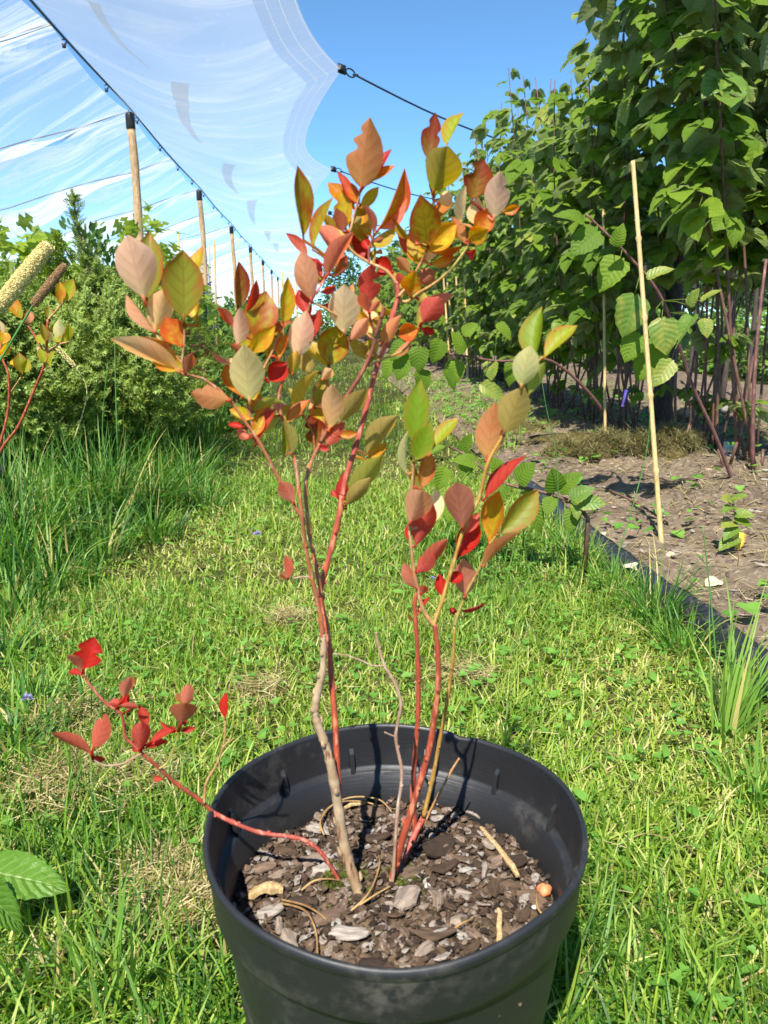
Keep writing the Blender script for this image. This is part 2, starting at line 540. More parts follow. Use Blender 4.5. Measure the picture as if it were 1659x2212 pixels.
for d0, d1, n, wd, hh in bands + [(0, 0, 60000, 0.0042, 0.048)]:
    if d1:
        x, y = sample_view(n, d0, d1)
        k = in_lawn(x, y)
    else:                                          # the lawn goes on to either side of the picture
        x, y = rng.uniform(-3.2, BX, n), rng.uniform(-0.5, 6.5, n)
        f_ = HEAD.x * x + HEAD.y * y
        lt_ = np.abs(RIGHT.x * x + RIGHT.y * y) / np.maximum(f_ * math.cos(PITCH) + CAMH * math.sin(PITCH), 0.05)
        k = ((lt_ > 0.62) | (f_ < 0.24)) & ((x - POT.x) ** 2 + (y - POT.y) ** 2 > 0.108 ** 2) & (x < BX - 0.01)
    x, y = x[k], y[k]
    p = noise2(x, y, 5, 21)
    dry = noise2(x, y, 7, 33)
    fine = noise2(x, y, 30, 12)
    h = hh * (0.34 + 0.55 * rng.random(len(x)) + 0.9 * rng.random(len(x)) ** 7) * (1 + 0.55 * p + 0.2 * fine)
    edge = np.clip((x - (BX - 0.14)) / 0.12, 0, 1)
    h *= 1 + edge * rng.random(len(x)) * 0.9
    lb = np.clip((-0.62 - x) / 0.3, 0, 1) * (y > 1.2)
    h *= 1 + 1.3 * lb * rng.random(len(x))
    r = np.clip(0.52 + 0.20 * rng.normal(size=len(x)) - 0.24 * p - 0.12 * lb, 0.02, 0.9)
    isdry = rng.random(len(x)) < np.clip(0.10 + 0.4 * (dry - 0.36), 0.06, 0.5)
    r = np.where(isdry, rng.uniform(0.8, 1.0, len(x)), r)
    h = np.where(isdry, h * 0.75, h)
    RT.append(np.stack([x, y, np.where(x > BX, bedz(x, y) - 0.002, -0.004)], 1)); HH.append(np.clip(h, 0.012, 0.15))
    WW.append(wd * rng.uniform(0.6, 1.3, len(x))); RN.append(r)
RT, HH, WW, RN = (np.concatenate(a) for a in (RT, HH, WW, RN))
n = len(RT)
flat = rng.random(n) < 0.42
V, F, UV, k = blades(RT, HH, WW, rng.uniform(0, 6.283, n), np.where(flat, rng.uniform(0.8, 1.35, n), np.abs(rng.normal(0.40, 0.30, n))), rng.normal(0.55, 0.6, n), 4)
tag(link('grass', npmesh('grass', V, F, M_grass, UV, np.repeat(RN, k))), kind='stuff', label='short sunlit lawn grass between the planting rows', cat='grass')

# dry clippings lying in the lawn
x, y = sample_view(26000, 0.25, 3.2)
k_ = in_lawn(x, y)
x, y = x[k_], y[k_]
spots = [gp(420, 1950), gp(300, 1700), gp(120, 1700), gp(620, 1345), gp(560, 1500), gp(150, 1560), gp(1010, 1465), gp(330, 1900)]
dd = np.min([np.hypot(x - s.x, y - s.y) / q for s, q in zip(spots, (0.06, 0.07, 0.09, 0.05, 0.05, .08, .06, .05))], axis=0)
keep = (rng.random(len(x)) < 0.13) | (dd < rng.uniform(0.3, 1.1, len(x)))
x, y = x[keep], y[keep]
xs2 = [x]; ys2 = [y]
for s, q, m in zip(spots, (0.05, 0.05, 0.07, 0.035, 0.04, .06, .05, .03), (1500, 500, 1000, 400, 250, 500, 250, 250)):
    xs2.append(rng.normal(s.x, q * 0.55, m)); ys2.append(rng.normal(s.y, q * 0.55, m))
x = np.concatenate(xs2); y = np.concatenate(ys2)
ok = (x - POT.x) ** 2 + (y - POT.y) ** 2 > 0.115 ** 2
x, y = x[ok], y[ok]
n = len(x)
V, F, UV, k = blades(np.stack([x, y, rng.uniform(0.004, 0.026, n)], 1), rng.uniform(0.02, 0.05, n), rng.uniform(0.0012, 0.0024, n), rng.uniform(0, 6.28, n), rng.uniform(1.2, 1.7, n), rng.normal(0.1, 0.35, n))
tag(link('dry_clippings', npmesh('dry_clippings', V, F, M_straw, UV, np.repeat(rng.random(n), k))), kind='stuff', label='straw coloured dry grass clippings lying in the lawn', cat='grass clippings')

# clover and other small broad leaves in the lawn
M_clover = leafmat('clover', srgb(76, 130, 46), srgb(124, 166, 66), srgb(140, 166, 96), nv=9, trans=0.35, rough=0.5, bump=0.15, veinmix=0.25)
cl = leaf_tpl(1, 0.9, 4, 2, 'heart', 0.1, 0.08)
clover = join_tpl([xf(cl, a, 1, (0, 0, 0), -0.25) for a in (0.0, 2.1, 4.2)])
x, y = sample_view(10000, 0.3, 3.4)
k_ = in_lawn(x, y) & (noise2(x, y, 4.5, 51) + 0.25 * rng.normal(size=len(x)) > 0.02)
x, y = x[k_], y[k_]
n = len(x)
nrm = rng.normal(0, 0.28, (n, 3)); nrm[:, 2] = 1
a = rng.uniform(0, 6.28, n)
tag(link('clover', scatter('clover', clover, rotmats(np.stack([np.cos(a), np.sin(a), 0 * a], 1), nrm), np.stack([x, y, rng.uniform(0.008, 0.034, n)], 1), rng.uniform(0.0045, 0.0098, n), M_clover)),
    kind='stuff', label='low clover leaves growing among the lawn grass', cat='clover')
rb = leaf_tpl(1, 0.42, 6, 2, 'ell', 0.2, 0.25)
x, y = sample_view(800, 0.3, 2.4)
k_ = in_lawn(x, y)
x, y = x[k_], y[k_]
n = len(x)
nrm = rng.normal(0, 0.45, (n, 3)); nrm[:, 2] = 1
a = rng.uniform(0, 6.28, n)
tag(link('lawn_weeds', scatter('lawn_weeds', rb, rotmats(np.stack([np.cos(a), np.sin(a), 0.35 + 0 * a], 1), nrm), np.stack([x, y, rng.uniform(0.004, 0.02, n)], 1), rng.uniform(0.014, 0.032, n), M_clover)),
    kind='stuff', label='small oval weed leaves scattered through the lawn', cat='weeds')

# ---------------------------------------------------------------- the pot
RIMZ, PR = 0.25, 0.14
def potmat():
    t = NT('black pot plastic')
    co = t.obj()
    n1 = t.noise(18, 5, co)
    n2 = t.noise(120, 3, co)
    d = t.math('MULTIPLY', t.rng(n1, 0.52, 0.72), t.rng(n2, 0.40, 0.6))
    c = t.mix(t.math('MULTIPLY', d, 0.55), srgb(31, 31, 32), srgb(96, 90, 80))
    rg = t.rng(n1, 0.3, 0.7, 0.42, 0.56)
    sc1 = t.noise(1, 2, t.n('Mapping', {'Vector': co, 'Scale': (30, 30, 500)}).outputs[0])
    return t.fin(t.n('BsdfPrincipled', {'Base Color': c, 'Roughness': rg, 'Specular IOR Level': 0.55, 'Normal': t.bump(t.math('ADD', sc1, n2), 0.12, 0.0015)}))
M_pot = potmat()
pot = thing('plant_pot', (POT.x, POT.y, 0), 'large round black plastic pot of bark holding the red leaved bush', 'plant pot')
def wob(a, r, z):
    f = 0.977 + 0.006 * math.sin(2 * a + 0.5) + 0.004 * math.sin(3 * a + 2) + 0.0022 * math.sin(7 * a)
    # a small pinched crease in the rim at the back right
    k = math.exp(-((a - 1.02) / 0.05) ** 2) * max(0, (z - 0.2) / 0.05)
    dz = (0.003 * math.sin(a * 2 + 2.2) + 0.0015 * math.sin(5 * a)) * max(0, z / 0.25)
    return f - 0.012 * k, dz - 0.002 * k
def put(prof, name, parent):
    m = MB(); m.lathe(prof, 128, (POT.x, POT.y, 0), wob=wob)
    return link(name, m.mesh(name, M_pot, (POT.x, POT.y, 0)), parent, (POT.x, POT.y, 0))
put([(0.103, 0.0), (0.1055, 0.004), (0.1290, 0.197), (0.1298, 0.204), (0.1352, 0.2065), (0.1362, 0.2100), (0.1382, 0.2375), (0.1384, 0.2405)], 'outer_wall', pot)
put([(0.1384, 0.2405), (0.1390, 0.2412), (0.1398, 0.2432), (0.1408, 0.2462), (0.1402, 0.2492), (0.1386, 0.2506), (0.1370, 0.2500), (0.1363, 0.2480)], 'rim', pot)
put([(0.1363, 0.2480), (0.1352, 0.2360), (0.1338, 0.2125), (0.1330, 0.2105), (0.1286, 0.2085), (0.1270, 0.2075), (0.1228, 0.168), (0.108, 0.06)], 'inner_wall', pot)
for i in range(12):
    a = 2 * math.pi * (i + 0.4) / 12
    m = MB()
    pr = [(0.1345, 0.2100), (0.1350, 0.2300), (0.1318, 0.2255), (0.1275, 0.2082)]
    V = []
    for s in (-0.0019, 0.0019):
        for r, z in pr:
            f, dz = wob(a, r, z)
            V.append((POT.x + r * f * math.cos(a) - s * math.sin(a), POT.y + r * f * math.sin(a) + s * math.cos(a), z + dz))
    m.add(V, [(0, 1, 2, 3), (7, 6, 5, 4), (0, 4, 5, 1), (1, 5, 6, 2), (2, 6, 7, 3)])
    link('stacking_rib', m.mesh('stacking_rib', M_pot, (POT.x, POT.y, 0), False), pot, (POT.x, POT.y, 0))

# ---------------------------------------------------------------- bark and bits in the pot
SOILZ = 0.178
def soilz(x, y):
    r = np.hypot(x - POT.x, y - POT.y)
    return SOILZ + 0.004 * noise2(x, y, 60, 71) + 0.003 * noise2(x, y, 160, 72) + 0.008 * np.exp(-((np.hypot(x - POT.x + 0.012, y - POT.y - 0.012)) / 0.05) ** 2)
M_potsoil = basic('potting soil', srgb(52, 42, 34), srgb(104, 86, 66), 0.95, 90, 0.9, spec=0.15, bdist=0.004)
rr = np.concatenate([[0.0005], np.linspace(0.004, 0.1205, 46)])
V, F = [], []
for j, r in enumerate(rr):
    for k in range(96):
        a = 2 * math.pi * k / 96
        V.append((POT.x + r * math.cos(a), POT.y + r * math.sin(a)))
V = np.array(V)
V = np.column_stack([V, soilz(V[:, 0], V[:, 1])])
for j in range(len(rr) - 1):
    for k in range(96):
        F.append((j * 96 + k, j * 96 + (k + 1) % 96, (j + 1) * 96 + (k + 1) % 96, (j + 1) * 96 + k))
tag(link('potting_soil', npmesh('potting_soil', V, [np.array(F)], M_potsoil, V[:, :2])), kind='stuff', label='dark crumbly potting soil filling the black pot', cat='soil')

def chip_tpl(seed, n=9):
    """an irregular flake: uneven outline, rounded edges, bent and pitted"""
    r = random.Random(seed)
    ex = r.uniform(0.5, 0.85)
    out = [(math.cos(2 * math.pi * i / n) * r.uniform(0.72, 1.12), math.sin(2 * math.pi * i / n) * ex * r.uniform(0.72, 1.12)) for i in range(n)]
    b1, b2 = r.uniform(-0.35, 0.35), r.uniform(-0.3, 0.3)
    V, F = [], []
    for s, z in ((0.82, -0.13), (1.0, -0.03), (0.95, 0.09), (0.6, 0.17)):
        for x, y in out:
            xx, yy = x * s, y * s
            V.append((xx, yy, z + b1 * xx * xx + b2 * xx * yy + r.uniform(-0.035, 0.035)))
    V.append((0, 0, 0.17 + r.uniform(-.05, .05))); V.append((0, 0, -0.15))
    for j in range(3):
        for i in range(n):
            F.append((j * n + i, j * n + (i + 1) % n, (j + 1) * n + (i + 1) % n, (j + 1) * n + i))
    T = [(3 * n + i, 3 * n + (i + 1) % n, 4 * n) for i in range(n)] + [((i + 1) % n, i, 4 * n + 1) for i in range(n)]
    V = np.array(V)
    return V, [np.array(F), np.array(T)], V[:, :2] * 0.5 + 0.5
def barkmat():
    t = NT('bark')
    rnd = t.n('Attribute', attribute_name='rnd').outputs['Fac']
    uv = t.n('UVMap').outputs[0]
    mp = t.n('Mapping', {'Vector': uv, 'Scale': (1.2, 5, 1), 'Location': (0, 0, 0)}).outputs[0]
    mp = t.n('VectorMath', {0: mp, 1: t.n('CombineXYZ', {0: t.math('MULTIPLY', rnd, 31.0), 1: 0.0, 2: t.math('MULTIPLY', rnd, 13.0)}).outputs[0]}, operation='ADD').outputs[0]
    nz = t.noise(1.6, 6, mp)
    c = t.ramp(rnd, [(0.0, srgb(44, 36, 31)), (0.3, srgb(88, 70, 55)), (0.55, srgb(126, 105, 87)), (0.75, srgb(152, 136, 121)), (0.88, srgb(178, 171, 162)), (1, srgb(172, 142, 100))])
    c = t.mix(t.rng(nz, 0.35, 0.62), t.mix(0.5, c, srgb(42, 34, 30)), c)
    return t.fin(t.n('BsdfPrincipled', {'Base Color': c, 'Roughness': 0.9, 'Specular IOR Level': 0.2, 'Normal': t.bump(nz, 0.8, 0.003)}))
M_bark = barkmat()
def disc_pts(n, r0, r1):
    r = np.sqrt(rng.uniform(r0 * r0, r1 * r1, n)); a = rng.uniform(0, 6.283, n)
    return POT.x + r * np.cos(a), POT.y + r * np.sin(a)
# fine mulch crumbs
tps = [chip_tpl(i, 7) for i in range(4)]
Vs = []
for i, tp in enumerate(tps):
    x, y = disc_pts(1100, 0, 0.121)
    nrm = rng.normal(0, 0.5, (len(x), 3)); nrm[:, 2] = 1
    a = rng.uniform(0, 6.28, len(x))
    me = scatter('bark_mulch', tp, rotmats(np.stack([np.cos(a), np.sin(a), 0.2 * np.sin(a * 3)], 1), nrm), np.stack([x, y, soilz(x, y) + rng.uniform(-0.001, 0.004, len(x))], 1),
                 rng.uniform(0.0010, 0.0042, len(x)), M_bark, rng.random(len(x)) ** 1.2 * 0.9, smooth=False)
    Vs.append(me)
def join_meshes(name, mes):
    import bmesh
    bm = bmesh.new()
    for m in mes: bm.from_mesh(m)
    me = bpy.data.meshes.new(name)
    bm.to_mesh(me); bm.free()
    for m in mes[0].materials: me.materials.append(m)
    for m in mes: bpy.data.meshes.remove(m)
    return me
tag(link('bark_mulch', join_meshes('bark_mulch', Vs)), kind='stuff', label='fine brown bark crumbs spread over the potting soil', cat='bark mulch')
# larger chips, each a thing of its own
chip_me = [chip_tpl(40 + i, 13) for i in range(12)]
placed = []
def chip_at(x, y, size, ratio, rv, rz, tilt, tp, name, label, cat, group=None, dz=0.0, mat=None):
    nrm = np.array([[tilt[0], tilt[1], 1.0]])
    M = rotmats(np.array([[math.cos(rz), math.sin(rz), 0]]), nrm)
    z = float(soilz(np.array([x]), np.array([y]))[0]) + size * 0.16 + 0.0015 + dz
    me = scatter(name, tp, M, np.zeros((1, 3)), np.array([[size, size * ratio, size * 0.8]]), mat or M_bark, np.array([rv]), smooth=False)
    return tag(link(name, me, None, (x, y, z)), label, cat, group)
tries = 0
while len(placed) < 150 and tries < 4000:
    tries += 1
    x, y = disc_pts(1, 0, 0.119)
    x, y = float(x[0]), float(y[0])
    s = random.choice((0.0075, 0.009, 0.011, 0.013, 0.015, 0.017) if len(placed) < 55 else (0.0055, 0.0065, 0.008, 0.0095)) * random.uniform(0.85, 1.15)
    if math.hypot(x - POT.x, y - POT.y) + s > 0.123: continue
    if any(math.hypot(x - q[0], y - q[1]) < 0.66 * (s + q[2]) for q in placed): continue
    placed.append((x, y, s))
    rv = random.choice((0.06, 0.15, 0.25, 0.33, 0.42, 0.5, 0.58, 0.66, 0.74, 0.82))
    chip_at(x, y, s, random.uniform(0.6, 1.0), rv, random.uniform(0, 6.28), (random.gauss(0, .3), random.gauss(0, .3)), random.choice(chip_me),
            'bark_chip', 'weathered brown or grey bark chip lying on the soil inside the black pot', 'bark chip', 'bark chips on the potting soil')
# ---------------------------------------------------------------- small things lying in the pot
M_wood = basic('split wood', srgb(196, 170, 124), srgb(150, 122, 84), 0.85, 12, 0.4, (40, 40, 6), 0.2)
M_drystem = basic('dry stem', srgb(176, 144, 94), srgb(122, 92, 60), 0.75, 60, 0.2, spec=0.3)
M_pinkbit = basic('pink bit', srgb(226, 128, 122), srgb(198, 92, 90), 0.6, 200, 0.1)
M_orangebit = basic('orange bit', srgb(232, 140, 92), srgb(204, 104, 66), 0.6, 200, 0.1)
M_whitebit = basic('white bit', srgb(232, 228, 220), srgb(190, 184, 176), 0.8, 200, 0.2)
def sp(x, y, dz=0.004):
    return gp(432 + .5209 * x, 1512 + .5209 * y, SOILZ + dz)
def splinter(name, p, q, wd, label, cat, mat, seed):
    r = random.Random(seed)
    d = q - p
    n_ = 7
    s = Vector((0, 0, 1)).cross(d).normalized()
    m = MB(); V = []; F = []
    for i in range(n_):
        t = i / (n_ - 1)
        ww = wd * (0.75 + 0.3 * r.random()) * (0.7 if i in (0, n_ - 1) else 1)
        c = p + d * t + Vector((0, 0, wd * 0.4 * math.sin(t * 3.1) + r.uniform(-.1, .1) * wd)) + s * r.uniform(-.15, .15) * wd
        for a, b in ((-.5, -.25), (.5, -.25), (.42, .22), (-.05, .34), (-.45, .2)):
            V.append(tuple(c + s * ww * a + Vector((0, 0, ww * b))))
    for i in range(n_ - 1):
        for k in range(5):
            F.append((i * 5 + k, i * 5 + (k + 1) % 5, (i + 1) * 5 + (k + 1) % 5, (i + 1) * 5 + k))
    F.append((4, 3, 2, 1, 0)); F.append(tuple((n_ - 1) * 5 + k for k in range(5)))
    m.add(V, F)
    return tag(link(name, m.mesh(name, mat, p, False), None, p), label, cat)
splinter('wood_stick', sp(1163, 528, .005), sp(1322, 728, .007), .0048, 'straight pale wood stick lying at the right of the potting soil', 'stick', M_wood, 1)
splinter('wood_splinter', sp(1242, 868, .008), sp(1241, 1028, .006), .0042, 'short pale splinter near the front rim inside the pot', 'splinter', M_wood, 2)
splinter('wood_chunk', sp(203, 806, .007), sp(345, 790, .009), .0100, 'blocky tan wood chunk near the left wall of the pot', 'wood chunk', M_wood, 3)
splinter('straw_piece', sp(598, 445, .006), sp(680, 428, .007), .004, 'flat yellow straw piece behind the grey trunk in the pot', 'straw', M_wood, 4)
splinter('wood_sliver', sp(232, 992, .007), sp(320, 1000, .007), .0045, 'thin pale sliver by the front left pot wall', 'sliver', M_wood, 5)
splinter('wood_fragment', sp(305, 1028, .007), sp(395, 1046, .007), .007, 'tan wood fragment close to the front rim of the pot', 'wood fragment', M_wood, 6)
for i, (pts, lab) in enumerate([
    ([(500, 545), (520, 460), (620, 405), (740, 412), (795, 465)], 'dry brown stem looping behind the grey trunk'),
    ([(320, 840), (430, 870), (478, 950), (487, 1050)], 'dry stem curving down towards the front of the pot'),
    ([(325, 826), (430, 850), (500, 890), (540, 930)], 'short bent dry stem near the tan wood chunk'),
    ([(620, 880), (700, 800), (745, 680), (725, 600)], 'dry stem curling up between the grey trunk and red stem'),
    ([(630, 872), (740, 800), (850, 742)], 'straight dry stem crossing in front of the trunk base'),
    ([(420, 790), (470, 752), (530, 742), (600, 752)], 'arched dry stem left of the trunk base'),
    ([(1395, 800), (1400, 860), (1425, 900), (1400, 920)], 'thin wiry dry stem hooking round the orange pellet'),
    ([(1040, 960), (1080, 930), (1135, 905)], 'flat yellow dry stem in front of the red stem base'),
    ([(515, 560), (500, 500), (560, 430), (660, 420), (750, 440)], 'second thinner stem looping behind the grey trunk')]):
    P = [sp(x, y, 0.006 + 0.006 * math.sin(math.pi * j / (len(pts) - 1))) for j, (x, y) in enumerate(pts)]
    P = [Vector(p) for p in smooth_path([tuple(p) for p in P], 5)]
    m = MB(); m.tube(P, [0.0009 * (1 - 0.4 * j / len(P)) for j in range(len(P))], 6)
    tag(link('dry_stem', m.mesh('dry_stem', M_drystem, P[0]), None, P[0]), lab, 'dry stem', 'dry stems in the pot')
def lump(name, p, r, mat, label, cat, sq=(1, 1, 0.7), seed=1):
    m = MB()
    rr_ = random.Random(seed)
    prof = [(r * math.sin(t) * 1.0, -r * sq[2] * math.cos(t)) for t in np.linspace(0.05, math.pi - 0.05, 10)]
    ph = rr_.uniform(0, 6)
    m.lathe(prof, 16, (p.x, p.y, p.z + r * sq[2]), wob=lambda a, q, z: (1 + 0.1 * math.sin(3 * a + ph) + 0.08 * math.sin(5 * a + z * 400), r * 0.06 * math.sin(4 * a + ph)))
    return tag(link(name, m.mesh(name, mat, p), None, p), label, cat)
lump('pellet', sp(1427, 806, 0.002), 0.0056, M_orangebit, 'round orange pellet by the right wall of the pot', 'pellet')
lump('petal', sp(1052, 694, 0.003), 0.0046, M_pinkbit, 'pink curled petal in the middle of the bark', 'petal', (1, 1, 0.5), 3)
lump('orange_crumb', sp(692, 912, 0.002), 0.0034, M_orangebit, 'tiny orange crumb left of the middle front bark', 'crumb', (1, 1, .7), 4)
lump('white_pebble', sp(944, 780, 0.002), 0.0024, M_whitebit, 'tiny white pebble in front of the red stem base', 'pebble', (1, 1, .8), 5)
lump('white_grain', sp(1385, 866, 0.002), 0.0018, M_whitebit, 'tiny white grain under the orange pellet', 'grain', (1, 1, .8), 6)
for (x, y, s, rt, rv, rz, dz, tp, nm, lab) in [
    (1180, 722, .0125, .45, .80, 1.3, .002, 3, 'grey_chip', 'upright pale grey chip right of the pink petal'),
    (1010, 982, .0150, .30, .84, .1, .002, 5, 'curled_chip', 'long curled silver grey chip at the front of the pot'),
    (935, 1046, .0135, .55, .72, .6, .001, 2, 'grey_chip', 'broad grey chip just behind the front rim'),
    (985, 497, .0085, .75, .80, .3, .001, 1, 'grey_chip', 'pale grey chip behind the yellow stem'),
    (1130, 465, .013, .35, .78, 2.4, .003, 6, 'curled_chip', 'ragged grey chip below the back wall of the pot'),
    (262, 712, .0150, .60, .55, .4, .002, 7, 'slate_chip', 'large flat slate coloured chip by the left pot wall'),
    (330, 735, .0120, .55, .66, .2, .001, 8, 'slate_chip', 'smaller flat grey chip beside the large slate chip'),
    (585, 872, .0095, .95, .46, 1.0, .003, 9, 'brown_nodule', 'rounded pinkish brown nodule in front of the trunk base'),
    (985, 830, .0125, .65, .62, 1.4, .001, 10, 'mauve_chip', 'flat mauve brown chip in front of the red stem base'),
    (1100, 715, .008, .55, .86, .2, .001, 11, 'silver_chip', 'silver chip touching the pink petal'),
    (1345, 832, .009, .65, .80, .9, .001, 4, 'blue_grey_chip', 'bluish grey chip left of the orange pellet'),
    (765, 535, .011, .7, .70, 1.5, .001, 3, 'grey_chip', 'tall grey chip right of the grey trunk')]:
    p = sp(x, y)
    chip_at(p.x, p.y, s * 0.85, rt, rv, rz, (random.gauss(0, .25), -0.35), chip_me[tp], nm, lab, 'chip', dz=dz)
M_moss = basic('moss', srgb(92, 98, 40), srgb(60, 70, 26), 0.95, 300, 0.8, spec=0.1)
c0 = sp(610, 750)
mt = join_tpl([xf(leaf_tpl(1, 0.3, 2, 1, 'lance', 0.1, 0.2), a, 1, (0, 0, 0), -0.9) for a in np.arange(0, 6.2, 1.05)])
x = np.concatenate([rng.normal(c0.x - .004, 0.008, 420), rng.normal(sp(840, 745).x, 0.006, 140)])
y = np.concatenate([rng.normal(c0.y, 0.008, 420), rng.normal(sp(840, 745).y, 0.006, 140)])
nrm = rng.normal(0, 0.4, (len(x), 3)); nrm[:, 2] = 1
a = rng.uniform(0, 6.28, len(x))
tag(link('moss', scatter('moss', mt, rotmats(np.stack([np.cos(a), np.sin(a), 0 * a], 1), nrm), np.stack([x, y, soilz(x, y) + 0.001], 1), rng.uniform(0.002, 0.0042, len(x)), M_moss)),
    kind='stuff', label='green moss cushion at the foot of the grey trunk', cat='moss')

# ---------------------------------------------------------------- the red leaved bush in the pot
def barkstem(name, c1, c2, c3, scale=1.0, rough=0.6):
    t = NT(name)
    co = t.obj()
    st = t.n('Mapping', {'Vector': co, 'Scale': (1, 1, 0.22)}).outputs[0]
    n1 = t.noise(420 * scale, 4, st)
    n2 = t.noise(60, 3, co)
    c = t.mix(t.rng(n2, 0.38, 0.62), c1, c2)
    c = t.mix(t.rng(n1, 0.54, 0.66), c, c3)
    return t.fin(t.n('BsdfPrincipled', {'Base Color': c, 'Roughness': rough, 'Specular IOR Level': 0.35, 'Normal': t.bump(n1, 0.5, 0.001)}))
STM = dict(
    grey=barkstem('old grey bark', srgb(178, 154, 120), srgb(146, 118, 88), srgb(112, 66, 42), 0.6, 0.85),
    brown=barkstem('brown bark', srgb(174, 98, 62), srgb(146, 90, 60), srgb(190, 150, 116)),
    red=barkstem('red stem bark', srgb(168, 76, 52), srgb(142, 66, 46), srgb(200, 122, 88), 0.7, 0.5),
    rose=barkstem('rose stem bark', srgb(172, 80, 64), srgb(148, 70, 58), srgb(206, 128, 104), 0.7, 0.5),
    dark=barkstem('dark stem bark', srgb(138, 74, 54), srgb(108, 62, 48), srgb(160, 104, 78)),
    yellow=barkstem('yellow stem bark', srgb(186, 144, 66), srgb(164, 116, 56), srgb(200, 166, 96), 0.7, 0.45),
    olive=barkstem('olive stem bark', srgb(176, 160, 78), srgb(160, 120, 66), srgb(196, 180, 110), 0.7, 0.5),
    tan=barkstem('tan stem bark', srgb(186, 136, 84), srgb(158, 116, 76), srgb(206, 168, 120)),
    twig=barkstem('dry twig bark', srgb(166, 136, 112), srgb(140, 104, 84), srgb(190, 170, 150), 0.8, 0.8))
fA = lambda x, y: (198.7 + .3515 * x, 216 + .3515 * y)
fB = lambda x, y: (587.6 + .3515 * x, 216 + .3515 * y)
fR = lambda x, y: (777.7 + .31254 * x, 734.5 + .31254 * y)
fE = lambda x, y: (86.4 + .31254 * x, 1339.3 + .31254 * y)
fD = lambda x, y: (x, y)
FR = dict(A=fA, B=fB, R=fR, E=fE, D=fD)
